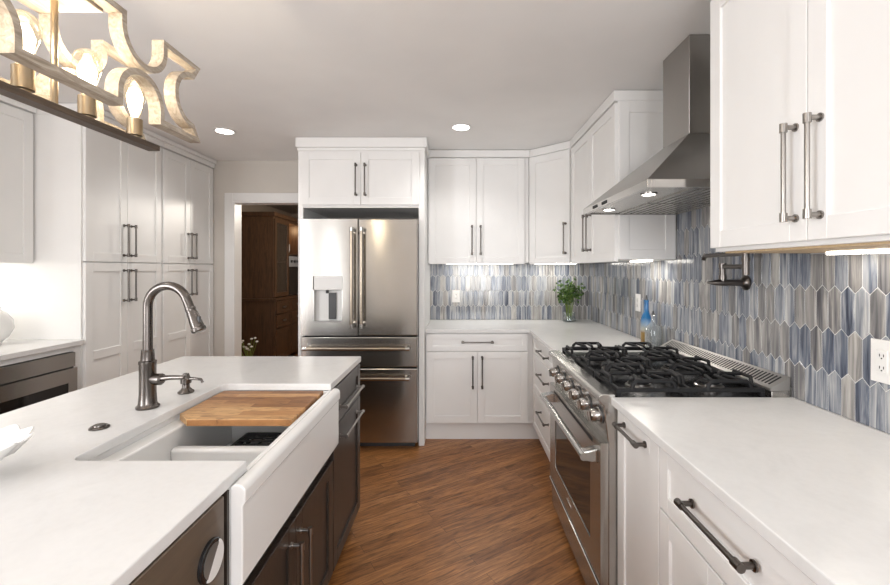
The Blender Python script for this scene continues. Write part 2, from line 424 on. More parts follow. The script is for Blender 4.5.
# ------------------------------------------------------------------ tile backsplash
def clip_poly(poly, a0, a1, z0, z1):
    def cl(P, f, g):
        out = []
        for i in range(len(P)):
            p, q = P[i], P[(i + 1) % len(P)]
            fp, fq = f(p), f(q)
            if fp >= 0: out.append(p)
            if (fp >= 0) != (fq >= 0):
                t = fp / (fp - fq); out.append((p[0] + (q[0] - p[0]) * t, p[1] + (q[1] - p[1]) * t))
        return out
    for f in (lambda p: p[0] - a0, lambda p: a1 - p[0], lambda p: p[1] - z0, lambda p: z1 - p[1]):
        poly = cl(poly, f, None)
        if len(poly) < 3: return []
    return poly
def backsplash(parent, to3, nvec, rects, phase):
    TW, RP, PT = .0486, .1425, .0235
    g = .0016
    bm = bmesh.new(); lay = bm.loops.layers.float_color.new('tint')
    a_min = min(r[0] for r in rects); a_max = max(r[1] for r in rects); z_max = max(r[3] for r in rects)
    nvec = V(nvec)
    for row in range(-1, 8):
        zc = .905 + RP * (row + .5)
        if zc - .1 > z_max: break
        i0 = int(math.floor((a_min - phase) / TW)) - 1
        for i in range(i0, i0 + int((a_max - a_min) / TW) + 4):
            ac = phase + (i + (.5 if row % 2 else 0)) * TW
            hw = TW / 2 - g; hh = RP / 2 + PT / 2 - g * 1.2; sh = RP / 2 - PT / 2 - g * .4
            hexp = [(ac, zc + hh), (ac + hw, zc + sh), (ac + hw, zc - sh), (ac, zc - hh), (ac - hw, zc - sh), (ac - hw, zc + sh)]
            col = (random.random(), random.random(), random.random(), 1)
            for (r0, r1, z0, z1) in rects:
                P = clip_poly(hexp, r0, r1, z0, z1)
                if len(P) < 3: continue
                cx = sum(p[0] for p in P) / len(P); cz = sum(p[1] for p in P) / len(P)
                k = .0012
                def shr(p):
                    d = V((p[0] - cx, p[1] - cz)); L = d.length
                    if L < 1e-6: return p
                    d = d * (max(0, L - k * 1.4) / L); return (cx + d.x, cz + d.y)
                r0v = [bm.verts.new(to3(*p)) for p in P]
                r1v = [bm.verts.new(to3(*p) + nvec * .0048) for p in P]
                r2v = [bm.verts.new(to3(*shr(p)) + nvec * .006) for p in P]
                fs = []
                n = len(P)
                for j in range(n):
                    fs.append(bm.faces.new((r0v[j], r0v[(j + 1) % n], r1v[(j + 1) % n], r1v[j])))
                    fs.append(bm.faces.new((r1v[j], r1v[(j + 1) % n], r2v[(j + 1) % n], r2v[j])))
                fs.append(bm.faces.new(r2v))
                for f in fs:
                    for lp in f.loops: lp[lay] = col
    bmesh.ops.recalc_face_normals(bm, faces=bm.faces)
    me = bpy.data.meshes.new('tile_backsplash'); bm.to_mesh(me); bm.free(); me.materials.append(M_TILE)
    o = bpy.data.objects.new('tile_backsplash', me); C.objects.link(o); o.parent = parent
    gb = MB()
    for (r0, r1, z0, z1) in rects:
        p0 = to3(r0, z0); p1 = to3(r1, z1) + nvec * .0035
        gb.box(min(p0.x, p1.x), max(p0.x, p1.x), min(p0.y, p1.y), max(p0.y, p1.y), z0, z1)
    gb.build('grout', M_GROUT, o)
    return o
CT = .915
ZT0 = CT + .0005
backsplash(WB, lambda a, z: V((a, YB, z)), (0, -1, 0), [(-.255, XR - .007, ZT0, 1.453)], .01)
backsplash(WR, lambda a, z: V((XR, a, z)), (-1, 0, 0), [(2.462, YB, ZT0, 1.453), (1.6095, 2.462, .95, 2.43), (1.533, 1.6095, ZT0, 2.43), (-.4, 1.533, ZT0, 1.453)], .02)

# ================================================================== BACK WALL CABINETS
FB = lambda y: Fr((0, y, 0), (1, 0, 0), (0, -1, 0))       # faces -Y
FR = lambda x: Fr((x, 0, 0), (0, 1, 0), (-1, 0, 0))       # right run, faces -X, u = +Y
FLf = lambda x: Fr((x, 0, 0), (0, 1, 0), (1, 0, 0))       # left run / island, faces +X

# fridge surround
SX0, SX1, SY = -1.258, -.258, 3.365
r = thing('refrigerator_cabinet', 'white two door cabinet above the stainless refrigerator with tall side panels', 'cabinet', (-.758, 3.72, 0))
b = MB()
b.box(SX0, SX0 + .04, SY, YB - .02, 0, 2.36).box(SX1 - .045, SX1, SY, YB - .02, 0, 2.36)
b.build('side_panel', M_CAB, r, .002, 1)
MB().box(SX0 + .04, SX1 - .045, SY + .02, YB - .02, 1.885, 2.36).build('body', M_CAB, r)
MB().box(SX0 + .04, SX1 - .045, SY, SY + .02, 2.318, 2.36).box(SX0 + .04, SX1 - .045, SY, SY + .02, 1.885, 1.905).build('face_frame', M_CAB, r)
b = MB().box(SX0 - .014, SX1, SY - .022, YB - .02, 2.36, CEIL - .003).box(SX1, SX1 + .02, SY - .022, 3.69, 2.36, CEIL - .003)
b.box(SX0 - .005, SX1 + .006, SY - .010, SY, 2.335, 2.36)
b.build('crown_moulding', M_CAB, r, .004, 2)
fr = FB(SY + .0)
m0 = -.757
d = shaker(r, fr, SX0 + .035, m0 - .0015, 1.905, 2.318); handle(d, fr, m0 - .036, 2.10, .25)
d = shaker(r, fr, m0 + .0015, SX1 - .04, 1.905, 2.318); handle(d, fr, m0 + .036, 2.10, .25)

# back upper cabinet
UZ0, UZ1 = 1.455, 2.374
r = thing('upper_cabinet', 'white double door upper cabinet on the back wall beside the refrigerator', 'cabinet', (.17, 3.9, UZ0))
MB().box(-.255, .628, 3.725, YB - .007, UZ0, UZ1).build('body', M_CAB, r, .001, 1)
MB().box(-.255, .635, 3.698, YB - .007, UZ1, CEIL - .003).build('crown_moulding', M_CAB, r, .004, 2)
fr = FB(3.725)
d = shaker(r, fr, -.245, .166, UZ0 - .012, UZ1 - .01); handle(d, fr, .13, 1.65, .255)
d = shaker(r, fr, .169, .59, UZ0 - .012, UZ1 - .01); handle(d, fr, .205, 1.65, .255)

# diagonal corner upper cabinet
r = thing('corner_cabinet', 'white single door diagonal cabinet in the corner above the potted greens', 'cabinet', (1.0, 3.8, UZ0))
pA, pB = V((.632, 3.725, 0)), V((.935, 3.425, 0))
poly = [(pA.x, pA.y), (pB.x, pB.y), (XR - .007, pB.y), (XR - .007, YB - .007), (pA.x, YB - .007)]
MB().prism([(x, y, UZ0) for x, y in poly], (0, 0, UZ1 - UZ0)).build('body', M_CAB, r, .001, 1)
poly2 = [(pA.x + .005, pA.y - .026), (pB.x - .024, pB.y + .004), (XR - .007, pB.y + .004), (XR - .007, YB - .007), (pA.x + .005, YB - .007)]
MB().prism([(x, y, UZ1) for x, y in poly2], (0, 0, CEIL - .003 - UZ1)).build('crown_moulding', M_CAB, r, .004, 2)
du = (pB - pA); LU = du.length; du.normalize()
fr = Fr((pA.x, pA.y, 0), du, (-du.y * -1 * -1, 0, 0)) if False else Fr((pA.x, pA.y, 0), du, (du.y, -du.x, 0))
d = shaker(r, fr, .02, LU - .02, UZ0 - .012, UZ1 - .01); handle(d, fr, LU - .055, 1.65, .255)

# right run upper cabinet beyond hood
r = thing('upper_cabinet', 'white double door upper cabinet just beyond the range hood on the right wall', 'cabinet', (1.1, 2.94, UZ0))
MB().box(.935, XR - .007, 2.465, 3.42, UZ0, UZ1).build('body', M_CAB, r, .001, 1)
MB().box(.909, XR - .007, 2.462, 3.42, UZ1, CEIL - .003).build('crown_moulding', M_CAB, r, .004, 2)
fr = FR(.935)
d = shaker(r, fr, 2.468, 2.94, UZ0 - .012, UZ1 - .01); handle(d, fr, 2.905, 1.65, .255)
d = shaker(r, fr, 2.943, 3.40, UZ0 - .012, UZ1 - .01); handle(d, fr, 2.978, 1.65, .255)
shaker(r, FB(2.465), .937, XR - .012, UZ0, UZ1 - .01, 'end_panel', t=.012, rec=.006)

# near upper cabinet
r = thing('upper_cabinet', 'large white double door upper cabinet nearest on the right, in front of the hood', 'cabinet', (1.1, 1.1, 1.475))
MB().box(.937, XR - .007, 0.66, 1.540, 1.462, UZ1).build('body', M_CAB, r, .001, 1)
MB().box(.91, XR - .007, .66, 1.548, UZ1, CEIL - .003).build('crown_moulding', M_CAB, r, .004, 2)
M_UNDER = wood('light_maple_underside', [(.3, srgb(196, 168, 130)), (.7, srgb(214, 188, 150))], (4, 40, 4), .5, 3, .5, 0)
MB().box(.96, XR - .012, .68, 1.52, 1.456, 1.462).build('underside_panel', M_UNDER, r)
fr = FR(.937)
d = shaker(r, fr, 1.1145, 1.540, 1.475, UZ1 - .005, rail=.058); handle(d, fr, 1.150, 1.66, .262, m=M_NICKELL, r=.0062)
d = shaker(r, fr, .69, 1.1115, 1.475, UZ1 - .005, rail=.058); handle(d, fr, 1.072, 1.66, .262, m=M_NICKELL, r=.0062)

# under-cabinet led strips
def led(x0, x1, y0, y1, z, label, power, col=(1, .95, .87)):
    o = MB().box(x0, x1, y0, y1, z - .010, z).build('led_strip', M_LED, None, origin=((x0 + x1) / 2, (y0 + y1) / 2, z))
    tag(o, label, 'light', 'under-cabinet lights')
    area('strip_beam', ((x0 + x1) / 2, (y0 + y1) / 2, z - .014), (0, 0, 0), x1 - x0, y1 - y0, power, col)
led(-.10, .52, 3.93, 3.95, UZ0 - .001, 'slim lit strip under the back wall cabinet beside the refrigerator', 1.5)
led(.72, 1.10, 3.93, 3.95, UZ0 - .001, 'slim lit strip under the diagonal corner cabinet', 1.1)
led(1.14, 1.16, 2.52, 2.80, UZ0 - .001, 'slim lit strip under the cabinet beyond the range hood', 1.2)
led(1.19, 1.215, .74, 1.37, 1.4555, 'bright lit strip under the nearest right hand cabinet', .8)

# back base cabinet
BY = 3.45
r = thing('base_cabinet', 'white base cabinet with one drawer over two doors, right of the refrigerator', 'cabinet', (.17, 3.7, 0))
MB().box(-.255, .625, BY, YB - .02, .145, .884).build('body', M_CAB, r, .001, 1)
MB().box(-.255, .68, BY + .05, BY + .07, 0, .145).build('toe_kick', M_CAB, r)
fr = FB(BY)
d = shaker(r, fr, -.243, .573, .738, .876, 'drawer', rail=.042); handle(d, fr, .165, .812, .255, False)
d = shaker(r, fr, -.243, .1635, .156, .732); handle(d, fr, .127, .57, .255)
d = shaker(r, fr, .1665, .573, .156, .732); handle(d, fr, .203, .57, .255)

# right run drawers beyond the range
RX = .625
r = thing('drawer_cabinet', 'white three drawer base cabinet in the corner run beyond the range', 'cabinet', (.93, 2.97, 0))
MB().box(RX, XR - .02, 2.50, BY - .002, .145, .884).build('body', M_CAB, r, .001, 1)
MB().box(RX + .05, RX + .07, 2.50, BY + .05, 0, .145).build('toe_kick', M_CAB, r)
fr = FR(RX)
for (z0, z1, hz) in ((.742, .876, .81), (.452, .736, .64), (.156, .446, .37)):
    d = shaker(r, fr, 2.51, 3.38, z0, z1, 'drawer', rail=.045); handle(d, fr, 2.93, hz, .26, False)

# near base cabinets
r = thing('pull_out_cabinet', 'narrow white pull-out base cabinet beside the near end of the range', 'cabinet', (.93, 1.44, 0))
MB().box(RX, XR - .02, 1.275, 1.607, .10, .884).build('body', M_CAB, r, .001, 1)
MB().box(RX + .06, RX + .08, 1.275, 1.607, 0, .10).build('toe_kick', M_CAB, r)
d = shaker(r, fr, 1.277, 1.603, .11, .876, 'door', rail=.06); handle(d, fr, 1.45, .836, .185, False, M_NICKEL, r=.0062)
r = thing('drawer_cabinet', 'white base cabinet under the right countertop with one wide drawer beside the narrow pull-out', 'cabinet', (.93, .95, 0))
MB().box(RX, XR - .02, .66, 1.272, .10, .884).build('body', M_CAB, r, .001, 1)
MB().box(RX + .06, RX + .08, .66, 1.272, 0, .10).build('toe_kick', M_CAB, r)
d = shaker(r, fr, .662, 1.271, .692, .876, 'drawer', rail=.05); handle(d, fr, .978, .797, .245, False, M_NICKEL, r=.0065)
d = shaker(r, fr, .662, .965, .11, .686); handle(d, fr, .93, .50, .25, True, M_NICKEL)
d = shaker(r, fr, .968, 1.271, .11, .686); handle(d, fr, 1.003, .50, .25, True, M_NICKEL)
r = thing('base_cabinet', 'white two door base cabinet at the near end of the right countertop', 'cabinet', (.93, .1, 0))
MB().box(RX, XR - .02, .35 - .7, .658, .10, .884).build('body', M_CAB, r, .001, 1)
d = shaker(r, fr, -.348, .153, .11, .876); handle(d, fr, .10, .74, .25)
d = shaker(r, fr, .156, .657, .11, .876); handle(d, fr, .17, .74, .25)

# countertops
CB = .886
CX = .583
b = MB()
b.prism([(-.255, 3.415, CB), (CX, 3.415, CB), (CX, 2.496, CB), (XR - .0065, 2.496, CB), (XR - .0065, YB - .0065, CB), (-.255, YB - .0065, CB)], (0, 0, CT - CB))
o = b.build('countertop', M_QUARTZ, None, .003, 2, origin=(.5, 3.6, CB))
tag(o, 'white quartz L-shaped countertop in the back corner beyond the range', 'countertop')
o = MB().box(CX, XR - .0065, -.36, 1.608, CB, CT).build('countertop', M_QUARTZ, None, .003, 2, origin=(.93, .7, CB))
tag(o, 'white quartz countertop on the right in front of the range', 'countertop')

# ================================================================== REFRIGERATOR
FY = 3.27; fx0, fx1 = -1.203, -.304
r = thing('refrigerator', 'stainless steel french door refrigerator with water dispenser and two lower drawers', 'refrigerator', (-.755, 3.65, 0))
MB().box(fx0 + .004, fx1 - .004, FY + .075, YB - .08, .03, 1.765).build('body', M_DPLAST, r)
MB().box(fx0 + .03, fx1 - .03, FY + .09, FY + .16, 0, .03).build('foot', M_DPLAST, r)
fm = -.762
fr = FB(FY + .07)
def rdoor(name, u0, u1, v0, v1, hole=None):
    b = MB()
    if not hole: b.fbox(fr, u0, u1, v0, v1, 0, .07)
    else:
        a0, a1, c0, c1 = hole
        b.fbox(fr, u0, a0, v0, v1, 0, .07); b.fbox(fr, a1, u1, v0, v1, 0, .07)
        b.fbox(fr, a0, a1, v0, c0, 0, .07); b.fbox(fr, a0, a1, c1, v1, 0, .07)
    o = b.build(name, M_STEEL, r)
    if not hole:
        md = o.modifiers.new('bevel', 'BEVEL'); md.width = .006; md.segments = 2; md.limit_method = 'ANGLE'
    return o
px = lambda x: (x - 457) / 130.0
pz = lambda y: 1.4 - (y - 269) / 130.0
dh = (px(313), px(342.5), pz(322.5), pz(276))
d1 = rdoor('door', fx0, fm - .003, .888, 1.785, dh)
d2 = rdoor('door', fm + .003, fx1, .888, 1.785)
def fhandle(p, u, v0, v1, vert):
    b = MB()
    P = (lambda t, n: fr.p(u, t, n)) if vert else (lambda t, n: fr.p(t, u, n))
    b.tube([P(v0, .125), P(v1, .125)], .0125, 16)
    for t, s in ((v0 + .035, 1), (v1 - .035, -1)):
        b.tube([P(t, .068), P(t, .125)], .011, 14)
    o = b.build('handle', M_BRASS, p, 0, smooth=True); o['label'] = 'bronze tinted bar handle'
    for t in (v0 - .002, v1 - .028): MB().tube([P(t, .125), P(t + .03, .125)], .0155, 16).build('collar', M_CHROME, o, 0, smooth=True)
fhandle(d1, fm - .038, pz(327), pz(228), True); fhandle(d2, fm + .038, pz(327), pz(228), True)
# dispenser
a0, a1, c0, c1 = dh
o = MB().fbox(fr, a0, a1, c0, c1, 0, .012).build('dispenser_recess', M_PLAST, d1)  # white colour stands in for the glow of the dispenser lamp
b = MB().fbox(fr, a0 + .006, a1 - .001, pz(290), c1, .012, .072); b.build('dispenser_panel', M_PLAST, d1, .004, 2)
b = MB().fbox(fr, a0, a0 + .006, c0, pz(290), .012, .069).fbox(fr, a1 - .006, a1, c0, pz(290), .012, .069).fbox(fr, a0 + .006, a1 - .006, c0, c0 + .012, .012, .075)
b.build('dispenser_trim', M_CHROME, d1)
b = MB().fbox(fr, px(327), px(334.5), pz(320), pz(293), .012, .032); b.build('dispenser_paddle', M_DPLAST, d1, .003, 2)
b = MB().tube([fr.p(px(326), pz(290), .04), fr.p(px(326), pz(293.5), .04)], .011, 14); b.build('dispenser_spout', M_DPLAST, d1)
d = rdoor('drawer', fx0, fx1, .645, .876); fhandle(d, .795, px(305), px(410), False)
d = rdoor('drawer', fx0, fx1, .062, .633); fhandle(d, .567, px(305), px(410), False)

# ================================================================== RANGE
RY0, RY1 = 1.6095, 2.49
r = thing('range', 'stainless steel gas range with six burners, black grates and six front knobs', 'range', (.9, 2.07, 0))
MB().box(.575, 1.19, RY0 + .0015, RY1 - .0015, .12, .895).box(1.19, 1.245, RY0 + .0015, RY1 - .0015, .12, .89).build('body', M_STEELR, r, .002, 1)
# front control nose profile (x,z) extruded in y
prof = [(.60, .925), (.548, .925), (.538, .918), (.536, .900), (.556, .880), (.572, .745), (.60, .745)]
MB().prism([(x, RY0, z) for x, z in prof], (0, RY1 - RY0, 0)).build('control_panel', M_STEELR, r, .003, 2)
MB().box(.598, 1.19, RY0 + .004, RY1 - .004, .895, .912).build('cooktop', M_BLACK, r, .002, 1)
# knobs
nrm = V((-.155, 0, -.028 * 1)).normalized(); nrm = V((-(.880 - .745), 0, -(.572 - .556))).normalized()
for i in range(6):
    y = RY0 + .055 + i * (RY1 - RY0 - .19) / 5
    t = .36
    c = V((.556 + .016 * t, y, .880 - .135 * t))
    k = MB().lathe(c, [(.029, 0), (.029, .006), (.026, .008), (.025, .036), (.022, .040), (.0, .044)], 24, nrm).build('knob', M_KNOB, r, 0, smooth=True)
    q = c + nrm * .040
    side = V((0, 1, 0)); up = nrm.cross(side)
    P = [q + up * a * .020 + side * s * .005 + nrm * h for h in (0, .012) for a, s in ((-1, -1), (1, -1), (1, 1), (-1, 1))]
    MB().hexa(P).build('grip', M_KNOB, k, .002, 2)
    MB().lathe(c - nrm * .001, [(.035, 0), (.035, .004), (.028, .004)], 24, nrm).build('bezel', M_DPLAST, k, 0, smooth=True)
# oven door
fr = FR(.575)
b = MB()
gz0, gz1, gy0, gy1 = .30, .615, RY0 + .13, RY1 - .13
b.fbox(fr, RY0 + .004, gy0, .198, .738, 0, .03); b.fbox(fr, gy1, RY1 - .004, .198, .738, 0, .03)
b.fbox(fr, gy0, gy1, .198, gz0, 0, .03); b.fbox(fr, gy0, gy1, gz1, .738, 0, .03)
d = b.build('oven_door', M_STEELR, r)
MB().fbox(fr, gy0, gy1, gz0, gz1, .005, .027).build('window', M_DGLASS, d)
MB().fbox(fr, RY0 + .10, RY1 - .10, .705, .720, .03, .031).build('vent_slot', M_DARK, d)
b = MB().fbox(fr, 2.03, 2.11, .243, .262, .03, .033); o = b.build('badge', M_CHROME, d)
b = MB().tube([(.49, RY0 + .03, .675), (.49, RY1 - .06, .675)], .0155, 18)
h = b.build('handle', M_CHROME, d, 0, smooth=True)
for y in (RY0 + .055, RY1 - .085):
    MB().prism([(.546, y - .022, .705), (.546, y - .022, .65), (.492, y - .022, .658), (.479, y - .022, .668), (.479, y - .022, .684), (.492, y - .022, .692)], (0, .044, 0)).build('handle_bracket', M_CHROME, h, .004, 2)
# lower drawer & feet
b = MB().fbox(fr, RY0 + .004, RY1 - .004, .04, .166, 0, .020)
k = b.build('kick_panel', M_STEELR, r, .002, 1)
MB().fbox(fr, RY0 + .004, RY1 - .004, .168, .192, 0, .036).build('lip', M_CHROME, k, .004, 2)
for (x, y) in ((.66, RY0 + .06), (.66, RY1 - .06), (1.18, RY0 + .06), (1.18, RY1 - .06)):
    MB().cyl((x, y, 0), (x, y, .12), .02, 14).build('foot', M_DPLAST, r)
# back vent guard
b = MB()
gx0, gx1 = 1.192, 1.262
b.box(gx0, gx1, RY0, RY1, .892, .938)
o = b.build('vent_guard', M_STEELR, r, .002, 1)
prof = [(gx0 - .006, .938), (gx0 - .004, .948), (gx1, .990), (gx1, .938)]
MB().prism([(x, RY0, z) for x, z in prof], (0, RY1 - RY0, 0)).build('vent_top', M_STEELV, o)
b = MB()
ns = 44
def vz(x): return .948 + (x - gx0 + .004) / (gx1 - gx0 + .004) * .042
for i in range(ns):
    y = RY0 + .03 + (RY1 - RY0 - .06) * i / (ns - 1)
    xa, xe = gx0 + .010, gx1 - .012
    a = V((xa, y - .0038, vz(xa))); e = V((xe, y - .0038, vz(xe)))
    b.hexa([a, a + V((0, .0076, 0)), e + V((0, .0076, 0)), e, a + V((0, 0, .0012)), a + V((0, .0076, .0012)), e + V((0, .0076, .0012)), e + V((0, 0, .0012))])
b.build('vent_slots', M_DARK, o)
# burners & grates
gxa, gxb = .612, 1.178
colw = (RY1 - RY0 - .02) / 3
for ci in range(3):
    y0 = RY0 + .01 + ci * colw; y1 = y0 + colw; yc = (y0 + y1) / 2
    for bx in (.755, 1.045):
        bu = MB().lathe((bx, yc, .912), [(.055, 0), (.055, .008), (.046, .012), (.046, .018), (0, .018)], 24).build('burner', M_CHROME if False else M_NICKELL, r, 0, smooth=True)
        MB().lathe((bx, yc, .930), [(.038, 0), (.038, .006), (.034, .009), (0, .009)], 24).build('burner_cap', M_IRON, bu, 0, smooth=True)
    g = MB()
    zt, zb, w2 = .958, .936, .0065
    ya, yb_ = y0 + .005, y1 - .005
    xm = (gxa + gxb) / 2
    g.box(gxa, gxb, ya, ya + 2 * w2, zb - .008, zb + .008).box(gxa, gxb, yb_ - 2 * w2, yb_, zb - .008, zb + .008)
    for x in (gxa, xm - w2, gxb - 2 * w2): g.box(x, x + 2 * w2, ya + 2 * w2, yb_ - 2 * w2, zb - .008, zb + .008)
    for x in (gxa, gxb - .016, xm - .008):
        for y in (ya, yb_ - .016): g.box(x, x + .016, y, y + .016, .9125, zb - .008)
    for bx in (.755, 1.045):
        for yy, sg in ((ya + w2, 1), (yb_ - w2, -1)):
            # raised arch along the edge of the grate, with fingers towards the burner
            g.tube([(bx - .085, yy, zb), (bx - .078, yy, zt), (bx - .066, yy, zt + .011), (bx + .066, yy, zt + .011), (bx + .078, yy, zt), (bx + .085, yy, zb)], .0085, 8)
            for dx in (-.062, 0, .062):
                g.tube([(bx + dx, yy, zt + .010), (bx + dx * .62, yy + sg * (colw * .5 - .052), zt + .010), (bx + dx * .55, yy + sg * (colw * .5 - .045), zt + .002)], .0075, 8)
        for sx in (-1, 1):
            xe = bx + sx * .137
            g.tube([(xe, yc - .06, zb), (xe, yc - .05, zt + .008), (xe, yc + .05, zt + .008), (xe, yc + .06, zb)], .008, 8)
            g.tube([(xe, yc, zt + .008), (bx + sx * .042, yc, zt + .010), (bx + sx * .035, yc, zt)], .0075, 8)
    g.build('grate', M_IRON, r, .0015, 1)

# ================================================================== HOOD
HY0, HY1, HX, HZ = 1.625, 2.45, .728, 1.712
r = thing('range_hood', 'stainless steel pyramid chimney hood over the range', 'range hood', (1.0, 2.03, HZ))
CX0, CY0, CY1, CZ = 1.027, 1.88, 2.12, 2.0
LZ = HZ + .032
xb = XR - .0065
b = MB()
b.hexa([(HX, HY0, LZ), (xb, HY0, LZ), (xb, HY1, LZ), (HX, HY1, LZ), (CX0, CY0, CZ), (xb, CY0, CZ), (xb, CY1, CZ), (CX0, CY1, CZ)])
b.build('canopy', M_HOOD, r, .001, 1)
MB().box(CX0, xb, CY0, CY1, CZ, CEIL - .002).build('chimney', M_HOOD, r, .002, 1)
b = MB()
b.box(HX, HX + .015, HY0, HY1, HZ, LZ).box(HX + .015, xb, HY0, HY0 + .015, HZ, LZ).box(HX + .015, xb, HY1 - .015, HY1, HZ, LZ).box(xb - .015, xb, HY0 + .015, HY1 - .015, HZ, LZ)
b.build('rim', M_CHROME, r, .001, 1)
MB().box(HX + .015, xb - .015, HY0 + .015, HY1 - .015, HZ + .006, HZ + .012).build('underside', M_STEELR, r)
for i in range(2):
    y0 = HY0 + .03 + i * .385
    f = MB()
    for k in range(9):
        x = HX + .19 + k * .036
        f.box(x, x + .022, y0, y0 + .37, HZ + .001, HZ + .006)
    f.build('baffle_filter', M_STEELR, r)
for y in (1.80, 2.27):
    l = MB().lathe((.812, y, HZ + .007), [(.034, 0), (.034, -.005), (.026, -.005), (.026, 0)], 24).build('lamp', M_CHROME, r, 0, smooth=True)
    MB().lathe((.812, y, HZ + .005), [(.026, 0), (.026, -.004), (0, -.004)], 24).build('lens', M_HOODL, l)
    spot('hood_beam', (.812, y, HZ - .005), 2.5, (1, .94, .86), 2.0, .8, .02)
for y in (2.10, 2.24):
    MB().box(HX - .0025, HX, y - .035, y + .035, HZ + .009, HZ + .024).build('control', M_DARK, r, .001, 1)

# ================================================================== POT FILLER
r = thing('pot_filler', 'dark nickel folding pot filler tap on the tiled wall under the cabinet', 'tap', (XR, 1.865, 1.34))
px0 = 1.165
b = MB().lathe((XR - .0065, 1.865, 1.34), [(.034, 0), (.034, .006), (.022, .012), (.017, .02)], 24, (-1, 0, 0)); b.build('flange', M_NICKEL, r, 0, smooth=True)
b = MB().tube([(XR - .02, 1.865, 1.34), (1.15, 1.865, 1.34), (1.135, 1.865, 1.34), (1.10, 1.865, 1.34)], .013, 16, radii=[.014, .014, .0125, .005]); b.build('valve_body', M_NICKEL, r, 0, smooth=True)
b = MB().tube([(px0, 1.865, 1.34), (px0, 1.865, 1.425)], .0125, 16).tube([(px0, 1.865, 1.355), (px0, 1.865, 1.372)], .016, 16).tube([(px0, 1.865, 1.405), (px0, 1.865, 1.425)], .016, 16); b.build('riser', M_NICKEL, r, 0, smooth=True)
b = MB().tube([(px0, 1.865, 1.41), (px0, 1.715, 1.41)], .0095, 14); a = b.build('lower_arm', M_NICKEL, r, 0, smooth=True)
b = MB().tube([(px0, 1.715, 1.375), (px0, 1.715, 1.47)], .0135, 16).tube([(px0, 1.715, 1.43), (px0, 1.715, 1.445)], .0165, 16); b.build('elbow_joint', M_NICKEL, r, 0, smooth=True)
b = MB().tube([(px0, 1.715, 1.462), (px0, 1.98, 1.462), (px0, 2.0, 1.458), (px0, 2.01, 1.445)], .0095, 14); a = b.build('upper_arm', M_NICKEL, r, 0, smooth=True)

# ================================================================== THINGS ON RIGHT COUNTERS
# vase of greens
vx, vy = 1.037, 3.93
r = thing('potted_greens', 'bunch of leafy green herbs in a clear glass jar on the corner countertop', 'plant', (vx, vy, CT))
MB().lathe((vx, vy, CT + .001), [(0, 0), (.058, 0), (.062, .01), (.055, .06), (.058, .085), (.055, .085), (.052, .06), (.058, .012), (0, .008)], 28, close=True).build('glass_jar', M_GLASS, r, 0, smooth=True)
MB().lathe((vx, vy, CT + .012), [(0, 0), (.055, 0), (.050, .04), (0, .04)], 24).build('water', M_WATER, r, 0, smooth=True)
M_LEAF = mat('green_leaf', srgb(72, 112, 40), .45)
ff = noise(M_LEAF, coords(M_LEAF), 40.0, 2)
link(M_LEAF, ramp(M_LEAF, ff, [(.3, srgb(34, 60, 20)), (.55, srgb(68, 100, 36)), (.75, srgb(122, 150, 68))]), 'Base Color')
M_STEM = mat('green_stem', srgb(120, 140, 62), .5)
st = MB(); lf = MB()
rnd = random.Random(3)
for i in range(46):
    an = rnd.random() * 2 * PI; sp = rnd.random() ** .6
    tip = V((vx + math.cos(an) * .135 * sp, min(vy + math.sin(an) * .12 * sp, YB - .03), CT + .22 + .16 * rnd.random() * (1.15 - .4 * sp) ))
    base = V((vx + math.cos(an) * .02, vy + math.sin(an) * .02, CT + .02))
    mid = base.lerp(tip, .5) + V((0, 0, .04)) - V((math.cos(an), math.sin(an), 0)) * .03 * sp
    if i < 22: st.tube([base, mid, tip], .0022, 5, radii=[.003, .0022, .0012])
    for k in range(9):
        c = mid.lerp(tip, .25 + .8 * rnd.random()) + V((rnd.uniform(-.03, .03), rnd.uniform(-.028, .02), rnd.uniform(-.03, .03)))
        d = V((rnd.uniform(-1, 1), rnd.uniform(-1, 1), rnd.uniform(-.4, .9))).normalized()
        sd = d.cross(V((rnd.uniform(-1, 1), rnd.uniform(-1, 1), rnd.uniform(-1, 1)))).normalized(); nn = d.cross(sd)
        L = rnd.uniform(.022, .036); W = L * .42
        vs = [lf.bm.verts.new(c - d * L * .5), lf.bm.verts.new(c + sd * W - nn * W * .2), lf.bm.verts.new(c + d * L * .25 + sd * W * .7), lf.bm.verts.new(c + d * L * .6), lf.bm.verts.new(c + d * L * .25 - sd * W * .7), lf.bm.verts.new(c - sd * W - nn * W * .2)]
        md = lf.bm.verts.new(c + nn * W * .15)
        for q in range(6): lf.bm.faces.new((vs[q], vs[(q + 1) % 6], md))
st.build('stems', M_STEM, r, 0, smooth=True); o = lf.build('leaves', M_LEAF, r)
# bottles
def bottle(x, y, label, m, body_r, h, liquid, lm, grp='bottles by the range'):
    r = thing('bottle', label, 'bottle', (x, y, CT))
    c = (x, y, CT + .0005)
    MB().lathe(c, [(0, 0), (body_r * .95, 0), (body_r, .006), (body_r, h * .50), (body_r * .9, h * .58), (.016, h * .72), (.0135, h * .78), (.0135, h * .92), (.016, h * .93), (.016, h * .96), (.011, h * .96)], 24, close=True).build('glass_body', m, r, 0, smooth=True)
    MB().lathe(c, [(0, .006), (body_r * .93, .006), (body_r * .93, liquid), (0, liquid)], 24).build('contents', lm, r, 0, smooth=True)
    MB().lathe(c, [(.011, h * .94), (.011, h * .985), (.007, h * .99), (.004, h * 1.06), (0, h * 1.06)], 16).build('pourer', M_DPLAST, r, 0, smooth=True)
    return r
bottle(1.203, 2.70, 'blue glass bottle with amber oil at the bottom beyond the range', M_BLUE, .034, .30, .115, M_OIL)
r = bottle(1.205, 2.61, 'clear glass bottle of water with a dark pourer next to the blue bottle', M_WATER, .048, .215, .12, M_WATER)

